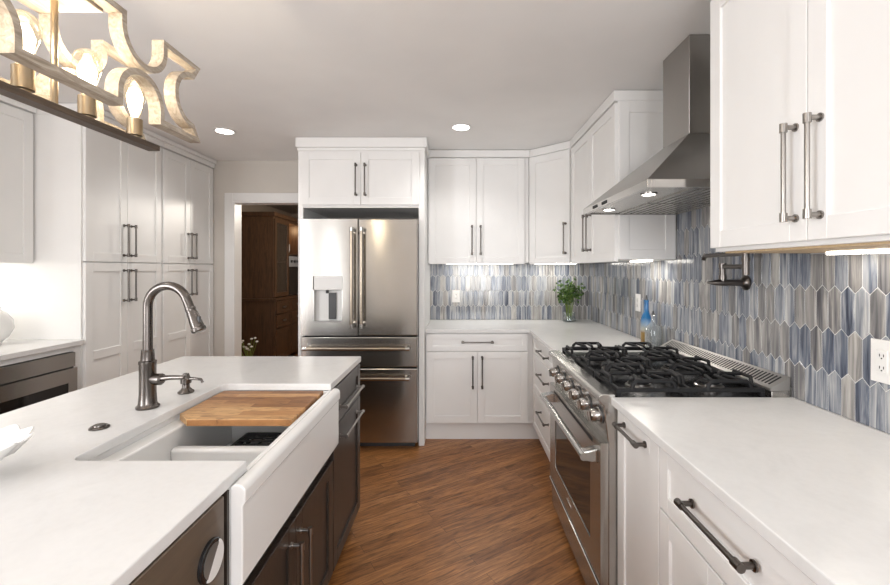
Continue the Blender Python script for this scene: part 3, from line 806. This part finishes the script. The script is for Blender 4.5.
# outlets
def outlet(name, fr, u, v, w_, h_, label, gang=1, group=None):
    r = thing(name, label, 'outlet', fr.p(u, v, 0))
    MB().fbox(fr, u - w_ / 2, u + w_ / 2, v - h_ / 2, v + h_ / 2, .006, .0115).build('plate', M_PLAST, r, .002, 2)
    for g in range(gang):
        uc = u + (g - (gang - 1) / 2) * .046
        s = MB().fbox(fr, uc - .0165, uc + .0165, v - .0335, v + .0335, .0115, .0135).build('socket', M_CERAM, r, .001, 1)
        q = MB()
        for dz in (-.018, .018):
            for du in (-.006, .006): q.fbox(fr, uc + du - .0012, uc + du + .0012, v + dz - .004, v + dz + .004, .0135, .0138)
            q.fbox(fr, uc - .002, uc + .002, v + dz - .011, v + dz - .007, .0135, .0138)
        q.build('slots', M_DARK, s)
outlet('wall_outlet', Fr((0, YB, 0), (1, 0, 0), (0, -1, 0)), (456 - 457) / 104.2, 1.14, .075, .12, 'white outlet plate on the back wall tiles right of the refrigerator')
outlet('wall_outlet', Fr((XR, 0, 0), (0, 1, 0), (-1, 0, 0)), 425 * 1.27 / (638.5 - 457), 1.165, .075, .12, 'white outlet plate on the right wall tiles behind the blue bottle')
outlet('wall_outlet', Fr((XR, 0, 0), (0, 1, 0), (-1, 0, 0)), 1.240, 1.125, .118, .128, 'large white double outlet plate on the tiles above the near right countertop', 2)

# ================================================================== PANTRY (left)
PXF = -2.33
def pantry(y0, y1, label, end=False):
    r = thing('pantry_cabinet', label, 'cabinet', ((PXF + XL) / 2, (y0 + y1) / 2, 0))
    MB().box(XL + .005, PXF - .02, y0, y1, .10, 2.365).build('body', M_CAB, r, .001, 1)
    MB().box(XL + .005, PXF - .08, y0, y1, 0, .10).build('toe_kick', M_CAB, r)
    MB().box(XL + .005, PXF + .012, y0, y1, 2.365, 2.405).box(XL + .005, PXF + .03, y0, y1, 2.405, CEIL - .003).build('crown_moulding', M_CAB, r, .004, 2)
    fr = FLf(PXF - .02); ym = (y0 + y1) / 2
    for a, c, hs in ((y0 + .012, ym - .0015, -1), (ym + .0015, y1 - .006, 1)):
        hu = ym + hs * .034
        d = shaker(r, fr, a, c, 1.448, 2.355); handle(d, fr, hu, 1.60, .225)
        d = shaker(r, fr, a, c, .12, 1.441, mids=(.845,)); handle(d, fr, hu, 1.285, .225)
pantry(2.655, 3.358, 'tall white four door pantry cabinet beside the left counter', True)
pantry(3.362, 4.07, 'tall white four door pantry cabinet beside the dark doorway')

# left counter run
LC = .96
r = thing('upper_cabinet', 'white wall cabinet on the left above the lit counter', 'cabinet', (-2.8, 2.3, 1.44))
MB().box(XL + .005, -2.65, 1.75, 2.652, 1.45, 2.37).build('body', M_CAB, r, .001, 1)
MB().box(XL + .005, -2.62, 1.75, 2.652, 2.37, CEIL - .003).build('crown_moulding', M_CAB, r, .004, 2)
fr = FLf(-2.65)
d = shaker(r, fr, 2.203, 2.64, 1.437, 2.36); handle(d, fr, 2.238, 1.60, .225)
d = shaker(r, fr, 1.76, 2.20, 1.437, 2.36); handle(d, fr, 2.165, 1.60, .225)
led(-2.82, -2.80, 1.85, 2.60, 1.449, 'slim lit strip under the left wall cabinet', 1.8)
o = MB().box(XL + .005, PXF + .005, 1.2, 2.653, LC - .03, LC).build('countertop', M_QUARTZ, None, .003, 2, origin=(-2.6, 2, LC - .03))
tag(o, 'white quartz countertop on the left above the microwave drawer', 'countertop')
MY0, MY1 = 1.84, 2.60
r = thing('base_cabinet', 'white base cabinet on the left holding the microwave drawer', 'cabinet', (-2.6, 2.2, 0))
b = MB().box(XL + .005, PXF - .02, 1.2, MY0 - .003, .1, LC - .031).box(XL + .005, PXF - .02, MY1 + .003, 2.652, .1, LC - .031).box(XL + .005, PXF - .02, MY0 - .003, MY1 + .003, .1, .50)
b.box(XL + .005, PXF - .02, MY0 - .003, MY1 + .003, LC - .062, LC - .031)
b.build('body', M_CAB, r, .001, 1)
MB().box(XL + .005, PXF - .08, 1.2, 2.652, 0, .1).build('toe_kick', M_CAB, r)
shaker(r, FLf(PXF - .02), MY0, MY1, .11, .495, 'drawer')
r = thing('microwave_drawer', 'stainless steel microwave drawer built in under the left countertop', 'microwave', (-2.6, 2.2, .505))
MB().box(XL + .1, PXF - .016, MY0, MY1, .505, LC - .066).build('body', M_DPLAST, r)
fr = FLf(PXF - .016)
mt = LC - .067
MB().fbox(fr, MY0, MY1, mt - .085, mt, 0, .012).build('control_panel', M_STEELR, r, .001, 1)
b = MB()
b.fbox(fr, MY0, MY1, mt - .175, mt - .092, 0, .024); b.fbox(fr, MY0, MY0 + .06, .51, mt - .175, 0, .024); b.fbox(fr, MY1 - .06, MY1, .51, mt - .175, 0, .024); b.fbox(fr, MY0 + .06, MY1 - .06, .51, .55, 0, .024)
d = b.build('door', M_STEELR, r)
MB().fbox(fr, MY0 + .06, MY1 - .06, .55, mt - .175, .004, .022).build('window', M_DGLASS, d)
# round pot on left counter
r = thing('round_vase', 'round white ceramic vase at the left edge on the lit counter', 'vase', (-2.71, 2.455, LC))
b = MB().lathe((-2.71, 2.455, LC + .0005), [(0, 0), (.055, 0), (.055, .012), (.085, .04), (.108, .09), (.104, .14), (.075, .185), (.05, .2), (.052, .215), (.044, .215), (.044, .19), (0, .15)], 32, close=True)
b.build('body', M_CERAM, r, 0, smooth=True)

# ================================================================== ISLAND
IX0, IX1, IY0, IY1 = -1.525, -.533, -.5, 2.362
SKY0, SKY1 = .995, 1.805          # sink outer
HXL, HY_0, HY_1 = -.985, 1.078, 1.797   # counter cut-out
def island_top():
    b = MB(); R = .03
    pts = [(IX0, IY0), (IX1, IY0), (IX1, HY_0)]
    for k in range(0, 7):
        an = k / 6 * PI / 2
        pts.append((HXL + R - R * math.sin(an), HY_0 + R - R * math.cos(an)))
    for k in range(0, 7):
        an = k / 6 * PI / 2
        pts.append((HXL + R - R * math.cos(an), HY_1 - R + R * math.sin(an)))
    pts += [(IX1, HY_1), (IX1, IY1), (IX0, IY1)]
    b.prism([(x, y, CB) for x, y in pts], (0, 0, CT - CB))
    o = b.build('countertop', M_QUARTZ, None, .003, 2, origin=(-1, 1, CB))
    return tag(o, 'white quartz island countertop cut out around the farmhouse sink', 'countertop')
island_top()
FX = -.552      # carcass front, doors 0.02
fr = FLf(FX)
# far drawer cabinet
r = thing('island_cabinet', 'dark stained island cabinet with drawer over door at the far end', 'cabinet', (-1.0, 2.08, 0))
MB().box(IX0 + .03, FX, 1.828, 2.335, .09, .884).build('body', M_STAIN, r, .001, 1)
MB().box(IX0 + .08, FX - .05, 1.828, 2.31, 0, .09).build('toe_kick', M_STAIN, r)
d = shaker(r, fr, 1.832, 2.333, .712, .878, 'drawer', M_STAIN, rail=.05); handle(d, fr, 2.085, .778, .34, False, M_NICKELL)
d = shaker(r, fr, 1.832, 2.333, .095, .705, 'door', M_STAIN); handle(d, fr, 2.085, .646, .34, False, M_NICKELL)
# sink cabinet
r = thing('sink_cabinet', 'dark stained two door cabinet under the white farmhouse sink', 'cabinet', (-1.0, 1.42, 0))
b = MB().box(IX0 + .03, FX, 0.984, 1.824, .09, .59).box(IX0 + .03, -1.06, 0.984, 1.824, .59, .884).box(-1.06, -.5325, 0.984, .9935, .59, .884).box(-1.06, FX, 1.818, 1.824, .59, .884)
b.build('body', M_STAIN, r)
MB().box(IX0 + .08, FX - .05, 0.984, 1.824, 0, .09).build('toe_kick', M_STAIN, r)
d = shaker(r, fr, .988, 1.4035, .095, .580, 'door', M_STAIN); handle(d, fr, 1.365, .395, .25, True, M_NICKELL)
d = shaker(r, fr, 1.4065, 1.822, .095, .580, 'door', M_STAIN); handle(d, fr, 1.445, .395, .25, True, M_NICKELL)
# dishwasher panel
r = thing('dishwasher', 'panelled dishwasher with glare painted into its taupe front in the island beside the sink', 'dishwasher', (-.9, .7, 0))
M_DW = wood('glare_lightened_dishwasher_front', [(.3, srgb(88, 76, 64)), (.7, srgb(104, 90, 76))], (1, 1.2, 18), .36, 3, .4, .02)  # glare on the panel is put into this lighter brown
MB().box(IX0 + .03, FX, .404, .980, .09, .884).build('body', M_DPLAST, r)
MB().box(IX0 + .08, FX - .05, .404, .980, 0, .09).build('toe_kick', M_STAIN, r)
MB().fbox(fr, .406, .972, .11, .882, 0, .02).build('door', M_DW, r, .002, 1)
r = thing('island_cabinet', 'dark stained island cabinet nearest the viewer beside the dishwasher', 'cabinet', (-1.0, 0, 0))
MB().box(IX0 + .03, FX, -.46, .40, .0, .884).build('body', M_STAIN, r)
shaker(r, fr, -.458, .398, .095, .878, 'door', M_STAIN)
# magnet
r = thing('magnet', 'round two-tone magnet, half dark and half white, on the dishwasher front', 'magnet', (FX + .02, .944, .753))
my, mz, mr = .912, .775, .043
MB().lathe((FX + .0205, my, mz), [(mr, 0), (mr, .006), (mr - .002, .008), (0, .008)], 40, (1, 0, 0)).build('disc', M_BLACK, r, 0, smooth=True)
for k, mm in ((0, M_PLAST), (1, M_GPLAST)):
    ph = math.radians(-128) + PI * k
    pts = [(FX + .0288, my + math.cos(ph + a / 24 * PI) * (mr - (.003 if k == 0 else .009)), mz + math.sin(ph + a / 24 * PI) * (mr - (.003 if k == 0 else .009))) for a in range(25)]
    if k == 1: M_MG = paint('mottled_grey', (.12, .11, .10), .4, .3)
    MB().prism(pts, (.0012, 0, 0)).build('face', mm if k == 0 else M_MG, r)

# sink
r = thing('farmhouse_sink', 'white fireclay apron front sink set into the island', 'sink', (-.77, 1.42, .63))
SX_0, SX_1, SZ0, SZ1 = -1.03, -.50, .650, .885
b = MB()
wl = .03
b.box(SX_0, SX_0 + .035, SKY0, SKY1, SZ0, SZ1)            # rear wall
b.box(SX_0 + .035, -.938, SKY0 + .045, SKY1 - .03, SZ0 + .03, .868)   # ledge side
b.box(SX_0 + .035, -.533, SKY0, SKY0 + .045, SZ0, SZ1)   # near wall
b.box(SX_0 + .035, -.533, SKY1 - .03, SKY1, SZ0, SZ1)    # far wall
b.box(SX_0 + .035, -.533, SKY0 + .045, SKY1 - .03, SZ0, SZ0 + .03)
b.build('basin', M_PORC, r, .006, 3, smooth=True)
DVY = 1.405
MB().box(-.940, -.553, DVY - .018, DVY + .018, SZ0 + .029, .812).build('divider', M_PORC, r, .012, 4, smooth=True)
# apron with rounded top and a shallow lip
n = 8
ax0, ax1, at = -.5315, SX_1 + .004, .894
rr = .012
prof = [(ax0, SZ0)]
for k in range(n + 1):
    a = PI - k / n * PI / 2
    prof.append((ax0 + rr + rr * math.cos(a), at - rr + rr * math.sin(a)))
for k in range(n + 1):
    a = PI / 2 - k / n * PI / 2
    prof.append((ax1 - .018 + .018 * math.cos(a), at - .018 + .018 * math.sin(a)))
prof += [(ax1, .852), (SX_1 - .002, .844), (SX_1 - .002, SZ0 + .01), (SX_1 - .012, SZ0)]
MB().prism([(x, SKY0, z) for x, z in prof], (0, SKY1 - SKY0, 0)).build('apron', M_PORC, r, .003, 2, smooth=True)
MB().prism([(x, HY_0 + .004, z) for x, z in ((-.552, SZ0 + .02), (-.552, .880), (-.546, .888), (-.5305, .889), (-.5305, SZ0 + .02))], (0, HY_1 - HY_0 - .008, 0)).build('rim', M_PORC, r, .003, 2, smooth=True)
for y in (1.22, 1.60):
    s = MB().lathe((-.78, y, SZ0 + .0305), [(.05, 0), (.05, .003), (.038, .003), (.034, .001), (0, .001)], 28).build('strainer', M_CHROME, r, 0, smooth=True)
# black rack in the far bowl
r = thing('sink_rack', 'black wire rack in the far sink bowl under the cutting board', 'rack', (-.70, 1.62, SZ0 + .03))
b = MB()
x0, x1, y0, y1, zt = -.86, -.60, 1.50, 1.745, .722
for y in [y0 + (y1 - y0) * i / 7 for i in range(8)]: b.cyl((x0, y, zt), (x1, y, zt), .004, 8)
for x in [x0 + (x1 - x0) * i / 6 for i in range(7)]: b.cyl((x, y0, zt - .004), (x, y1, zt - .004), .004, 8)
for x in (x0, x1):
    for y in (y0, y1): b.cyl((x, y, SZ0 + .0305), (x, y, zt), .006, 10)
for y in (y0, y1): b.box(x0, x1, y - .003, y + .003, zt - .02, zt + .006)
for x in (x0, x1): b.box(x - .003, x + .003, y0, y1, zt - .02, zt + .006)
b.build('grid', M_DPLAST, r)
# cutting board
r = thing('cutting_board', 'wooden butcher block cutting board laid across the far half of the sink', 'cutting board', (-.76, 1.6, .8695))
pts = [(-.972, 1.770), (-.5555, 1.770), (-.5555, 1.432), (-.912, 1.432), (-.972, 1.49)]
MB().prism([(x, y, .8695) for x, y in pts], (0, 0, .024)).build('board', M_BOARD, r, .003, 2)

# faucet
fxx, fyy = -1.082, 1.487
r = thing('kitchen_faucet', 'gunmetal gooseneck pull-down faucet behind the sink', 'faucet', (fxx, fyy, CT))
c = (fxx, fyy, CT + .0003)
MB().lathe(c, [(0, 0), (.035, 0), (.036, .006), (.030, .012), (.028, .018), (.026, .05), (.0255, .15), (.027, .155), (.027, .163), (.021, .166), (.019, .20), (.020, .203), (.0, .203)], 28).build('base', M_GUN, r, 0, smooth=True)
pts = [(fxx, fyy, CT + .20), (fxx, fyy, 1.25)]
cx, R_ = fxx + .0735, .0735
zc = 1.268
for k in range(0, 15):
    a = PI - k / 14 * (PI * .90)
    pts.append((cx + R_ * math.cos(a), fyy - .01 * k / 14, zc + R_ * math.sin(a)))
q0, q1 = V(pts[-2]), V(pts[-1]); pts.append(tuple(q1 + (q1 - q0).normalized() * .03))
MB().tube(pts, .0148, 20).build('gooseneck', M_GUN, r, 0, smooth=True)
e = V(pts[-1]); dr = (e - V(pts[-2])).normalized()
sp = MB().lathe(e - dr * .004, [(.0155, 0), (.0165, .004), (.0165, .012), (.0155, .016), (.017, .02), (.0195, .055), (.021, .075), (.0235, .078), (.0235, .088), (.019, .092), (0, .092)], 24, dr).build('spray_head', M_GUN, r, 0, smooth=True)
pb = e + dr * .045 + V((.018, -.006, 0))
MB().box(pb.x - .004, pb.x + .004, pb.y - .006, pb.y + .006, pb.z - .02, pb.z + .015).build('spray_button', M_DPLAST, sp, .002, 2)
hd = V((.55, -.1, 0)).normalized()
MB().lathe((fxx + .02, fyy, CT + .10), [(.019, 0), (.020, .012), (.020, .03), (.014, .036), (0, .036)], 22, (1, -.1, 0)).build('lever_hub', M_GUN, r, 0, smooth=True)
MB().tube([(fxx + .05, fyy - .005, CT + .103), (fxx + .085, fyy - .010, CT + .108), (fxx + .135, fyy - .012, CT + .109)], .006, 12, radii=[.0105, .0085, .0075]).build('lever', M_GUN, r, 0, smooth=True)
# soap dispenser
dx_, dy_ = -1.063, 1.667
r = thing('soap_dispenser', 'small gunmetal soap dispenser pump beside the faucet', 'soap dispenser', (dx_, dy_, CT))
MB().lathe((dx_, dy_, CT + .0003), [(0, 0), (.028, 0), (.029, .005), (.020, .013), (.014, .02), (.013, .034), (.019, .038), (.019, .055), (.014, .062), (.0105, .075), (0, .078)], 24).build('body', M_GUN, r, 0, smooth=True)
MB().tube([(dx_, dy_, CT + .052), (dx_ + .03, dy_ - .002, CT + .056), (dx_ + .062, dy_ - .004, CT + .053), (dx_ + .068, dy_ - .004, CT + .04)], .005, 12, radii=[.008, .006, .005, .005]).build('spout', M_GUN, r, 0, smooth=True)
# air switch
s_ = 425 / 1.292; 
r = thing('air_switch', 'small dark round button set in the island counter left of the sink', 'button', (-1.09, 1.295, CT))
MB().lathe((-1.09, 1.295, CT + .0003), [(0, 0), (.026, 0), (.026, .004), (.022, .007), (0, .007)], 28).build('trim_ring', M_GUN, r, 0, smooth=True)
MB().lathe((-1.09, 1.295, CT + .007), [(0, 0), (.016, 0), (.015, .004), (0, .004)], 24).build('push_button', M_GUN, r, 0, smooth=True)

# scalloped footed dish, left edge of island
bx_, by_ = -1.118, .955
r = thing('footed_dish', 'white fluted footed dish at the left edge on the island counter', 'dish', (bx_, by_, CT))
bm_ = MB(); seg = 72
prof = [(0, 0), (.055, 0), (.05, .006), (.02, .014), (.018, .028), (.035, .034), (.085, .052), (.118, .086), (.115, .088), (.08, .058), (.03, .042), (0, .040)]
rings = []
for q, (rad, h) in enumerate(prof):
    if rad == 0: rings.append([bm_.bm.verts.new((bx_, by_, CT + .0003 + h))]); continue
    ring = []
    for k in range(seg):
        a = 2 * PI * k / seg
        fl = 1 + (.05 * math.cos(a * 12) if 5 < q < 10 and rad > .06 else 0)
        hh = h + (.004 * math.cos(a * 12) if rad > .1 else 0)
        ring.append(bm_.bm.verts.new((bx_ + rad * fl * math.cos(a), by_ + rad * fl * math.sin(a), CT + .0003 + hh)))
    rings.append(ring)
for A, B in zip(rings, rings[1:]):
    for k in range(seg):
        k2 = (k + 1) % seg
        if len(A) == 1: bm_.bm.faces.new((A[0], B[k2], B[k]))
        elif len(B) == 1: bm_.bm.faces.new((A[k], A[k2], B[0]))
        else: bm_.bm.faces.new((A[k], A[k2], B[k2], B[k]))
bm_.build('dish_body', M_CERAM, r, 0, smooth=True)

# ================================================================== CHANDELIER
CHX = -.99
YC = .97
r = thing('chandelier', 'linear chandelier of whitewashed scrolled wood with exposed bulbs over the island', 'chandelier', (CHX, YC, CEIL))
Z0c, Z1c = 1.836, 2.076
def notch_arc(yc, zedge, sgn, hw=.079, depth=.108, n=16):
    out = []
    for k in range(n + 1):
        a = PI - PI * k / n
        out.append((yc + hw * math.cos(a), zedge + sgn * (depth - hw + hw * math.sin(a)) if 0 < k < n else zedge + sgn * (depth - hw)))
    return [(yc - hw, zedge)] + out + [(yc + hw, zedge)]
def frame_outline():
    half = .468
    offs = {-1: -.20, 1: .215}
    top, bot = [], []
    P = []
    # bottom left -> right
    P.append((YC - half, Z0c))
    for s in (-1, 1): P += notch_arc(YC + offs[s], Z0c, 1)
    P.append((YC + half, Z0c))
    # right end concave notch
    zm = (Z0c + Z1c) / 2; rr_ = .082; 
    for k in range(17):
        a = -PI / 2 + PI * k / 16
        P.append((YC + half - .028 - rr_ * math.cos(a) * 1.0, zm + rr_ * math.sin(a)))
    P.append((YC + half, Z1c))
    for s in (1, -1):
        q = notch_arc(YC + offs[s] + .013 * s, Z1c, -1); P += q[::-1]
    P.append((YC - half, Z1c))
    for k in range(17):
        a = PI / 2 - PI * k / 16
        P.append((YC - half + .028 + rr_ * math.cos(a), zm + rr_ * math.sin(a)))
    # de-duplicate
    out = []
    for p in P:
        if not out or (abs(out[-1][0] - p[0]) + abs(out[-1][1] - p[1])) > 1e-4: out.append(p)
    return out
def ribbon(pts, x0, x1, t):
    b = MB(); n = len(pts); L = []; R = []
    for i in range(n):
        p0, p1, p2 = V(pts[i - 1]), V(pts[i]), V(pts[(i + 1) % n])
        d1 = (p1 - p0).normalized(); d2 = (p2 - p1).normalized()
        n1 = V((-d1.y, d1.x)); n2 = V((-d2.y, d2.x)); m = n1 + n2
        if m.length < .3: m = n1
        m.normalize(); k = 1 / max(.6, m.dot(n1))
        L.append(p1 + m * t / 2 * k); R.append(p1 - m * t / 2 * k)
    vs = []
    for i in range(n):
        vs.append([b.bm.verts.new((x, q.x, q.y)) for x, q in ((x0, L[i]), (x1, L[i]), (x1, R[i]), (x0, R[i]))])
    for i in range(n):
        A, B = vs[i], vs[(i + 1) % n]
        for k in range(4): b.bm.faces.new((A[k], A[(k + 1) % 4], B[(k + 1) % 4], B[k]))
    return b
ol = frame_outline()
for xc in (-.893, -1.075):
    ribbon(ol, xc - .018, xc + .018, .017).build('frame', M_CHAND, r)
b = MB().box(-1.057, -.911, YC - .10, YC + .125, Z1c - .016, Z1c + .004)
b.build('top_plate', M_CHAND, r, .001, 1)
for y in (YC - .43, YC + .43):
    pass
M_ROD = mat('antique_brass', (.36, .29, .20), .35, 1.0)
MB().box(CHX - .019, CHX + .019, YC - .42, YC + .42, 1.785, 1.802).build('bottom_bar', M_BEAM, r, .001, 1)
b = MB()
for s in (-1, 1): b.cyl((CHX, YC + s * .075, 1.801), (CHX, YC + s * .075, Z1c - .014), .0075, 12)
b.build('rods', M_ROD, r, 0, smooth=True)
b = MB().cyl((CHX, YC, Z1c + .01), (CHX, YC, CEIL - .02), .008, 12); b.build('stem', M_ROD, r, 0, smooth=True)
MB().lathe((CHX, YC, CEIL - .001), [(0, -.025), (.06, -.025), (.065, 0)], 28).build('canopy', M_ROD, r, 0, smooth=True)
for i in range(-2, 3):
    y = YC + i * .168
    s = MB().lathe((CHX, y, 1.802), [(.014, 0), (.014, .006), (.0205, .008), (.0205, .058), (.0165, .06), (0, .06)], 20).build('bulb_socket', M_ROD, r, 0, smooth=True)
    z = 1.802 + .058
    MB().lathe((CHX, y, z), [(.012, 0), (.014, .012), (.022, .045), (.032, .080), (.032, .100), (.024, .118), (.011, .127), (0, .128)], 20, close=True).build('bulb', M_BULB, s, 0, smooth=True)
    MB().lathe((CHX, y, z), [(0, .008), (.007, .012), (.017, .035), (.021, .07), (.014, .092), (0, .100)], 14).build('filament', M_FILA, s, 0, smooth=True)
    point('bulb_light', (CHX, y, z + .10), 2.3, (1, .94, .86), .012)

# ================================================================== DOWNLIGHTS
for i, (x, y) in enumerate(DOWN[:4]):
    lab = ['round lit recessed ceiling light near the pantry and doorway', 'round lit recessed ceiling light in front of the refrigerator cabinets', 'recessed ceiling light above the left aisle', 'recessed ceiling light above the aisle by the range'][i]
    r = thing('recessed_light', lab, 'light', (x, y, CEIL))
    MB().lathe((x, y, CEIL - .0005), [(.075, 0), (.078, -.004), (.066, -.007), (.060, -.004), (.058, 0)], 32).build('trim_ring', M_TRIM, r, 0, smooth=True)
    MB().lathe((x, y, CEIL - .004), [(.058, 0), (.055, -.003), (0, -.003)], 32).build('lens', M_DISK, r)

# ================================================================== FAR ROOM
struct(MB().box(-3.3, .2, 4.2, 8.1, -.05, 0).build('floor_far', M_FLOOR))
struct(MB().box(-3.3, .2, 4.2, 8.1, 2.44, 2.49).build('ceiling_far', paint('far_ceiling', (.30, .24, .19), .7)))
struct(MB().box(-3.3, -3.12, 4.2, 8.1, 0, 2.44).build('wall_far_left', M_ROOM))
struct(MB().box(.1, .2, 4.2, 8.1, 0, 2.44).build('wall_far_right', M_ROOM))
struct(MB().box(-3.12, .1, 8.0, 8.1, 0, 2.44).build('wall_far_back', M_ROOM))
point('far_room_fill', (-1.2, 5.6, 2.2), 75, (1, .93, .82), .1)  # fill light without a fixture, added to brighten the far room
HXF = -2.60
r = thing('hutch', 'tall dark walnut hutch with drawers and lit niche in the room beyond the doorway', 'hutch', (-2.85, 6.7, 0))
MB().box(-3.10, HXF + .03, 6.0, 7.6, .08, .95).build('lower_body', M_HUTCH, r, .003, 1)
b = MB()
b.box(-3.10, HXF, 6.02, 6.055, .985, 2.15).box(-3.10, HXF, 7.565, 7.6, .985, 2.15).box(-3.10, -3.07, 6.055, 7.565, .985, 2.15).box(-3.07, HXF, 6.055, 7.565, 2.11, 2.15)
b.box(-3.07, HXF, 6.50, 6.535, .985, 2.11).box(-3.07, HXF, 7.06, 7.085, .985, 2.11).box(-3.07, HXF - .02, 6.055, 6.5, 1.5, 1.52).box(-3.07, HXF - .02, 6.535, 7.06, 1.62, 1.645)
b.build('upper_body', M_HUTCH, r)
MB().box(-3.10, HXF + .05, 5.98, 7.62, .95, .985).build('top', M_HUTCH, r, .004, 2)
MB().box(-3.10, HXF + .03, 5.99, 7.62, 2.15, 2.21).build('cornice', M_HUTCH, r, .006, 2)
fr = FLf(HXF + .03)
for j in range(3):
    y0 = 6.02 + j * .53
    for (z0, z1) in ((.76, .93), (.56, .74)):
        d = shaker(r, fr, y0, y0 + .50, z0, z1, 'drawer', M_HUTCH, rail=.03)
        MB().fbox(fr, y0 + .20, y0 + .30, (z0 + z1) / 2 - .012, (z0 + z1) / 2 + .012, .02, .04).build('handle', M_NICKELL, d, .004, 2)
    d = shaker(r, fr, y0, y0 + .50, .10, .54, 'door', M_HUTCH)
fr = FLf(HXF)
b = MB().fbox(fr, 6.03, 6.09, 1.0, 2.12, 0, .02).fbox(fr, 6.47, 6.53, 1.0, 2.12, 0, .02).fbox(fr, 6.09, 6.47, 1.0, 1.06, 0, .02).fbox(fr, 6.09, 6.47, 2.06, 2.12, 0, .02)
d = b.build('glass_door', M_HUTCH, r)
MB().fbox(fr, 6.09, 6.47, 1.06, 2.06, .005, .009).build('pane', M_GLASS, d)
point('niche_lamp', (-2.78, 6.8, 2.05), 4, (1, .66, .36), .03)
r = thing('wall_oven', 'dark oven with a pale control panel built into the walnut hutch', 'oven', (-2.8, 6.8, .99))
MB().box(-3.05, HXF - .005, 6.54, 7.055, .987, 1.60).build('body', M_DPLAST, r)
fr = FLf(HXF - .005)
MB().fbox(fr, 6.54, 7.055, 1.44, 1.60, 0, .02).build('control_panel', M_GPLAST, r)
MB().fbox(fr, 6.55, 7.045, 1.0, 1.43, 0, .02).build('door', M_DGLASS, r, .003, 1)
b = MB()
for k in range(4): b.tube([fr.p(6.62 + k * .12, 1.52, .02), fr.p(6.62 + k * .12, 1.52, .045)], .022, 14)
b.build('knobs', M_DPLAST, r, 0, smooth=True)
r = thing('jar', 'pale jar on the lit shelf of the walnut hutch', 'jar', (-2.75, 6.75, 1.645))
MB().lathe((-2.72, 6.72, 1.6455), [(0, 0), (.06, 0), (.075, .06), (.07, .14), (.04, .17), (.045, .19), (0, .19)], 20).build('body', M_CERAM, r, 0, smooth=True)
# flowers in vase on floor
r = thing('flower_vase', 'dark floor vase of small white flowers beyond the doorway', 'vase', (-2.42, 4.95, 0))
MB().lathe((-2.42, 4.95, .0005), [(0, 0), (.09, 0), (.12, .12), (.10, .26), (.06, .32), (.07, .36), (.055, .36), (.05, .30), (0, .28)], 24, close=True).build('vase_body', M_DPLAST, r, 0, smooth=True)
st = MB(); fl = MB()
for k in range(14):
    a = rnd.random() * 2 * PI; q = rnd.random() * .13
    tip = (-2.42 + math.cos(a) * q, 4.95 + math.sin(a) * q, .44 + rnd.random() * .14)
    st.tube([(-2.42, 4.95, .28), tip], .003, 5)
    fl.lathe(tip, [(0, -.01), (.018, 0), (.014, .012), (0, .016)], 8)
st.build('stems', M_STEM, r); fl.build('blossoms', M_CERAM, r)
for o in bpy.data.objects:
    if '_o' in o.keys(): del o['_o']
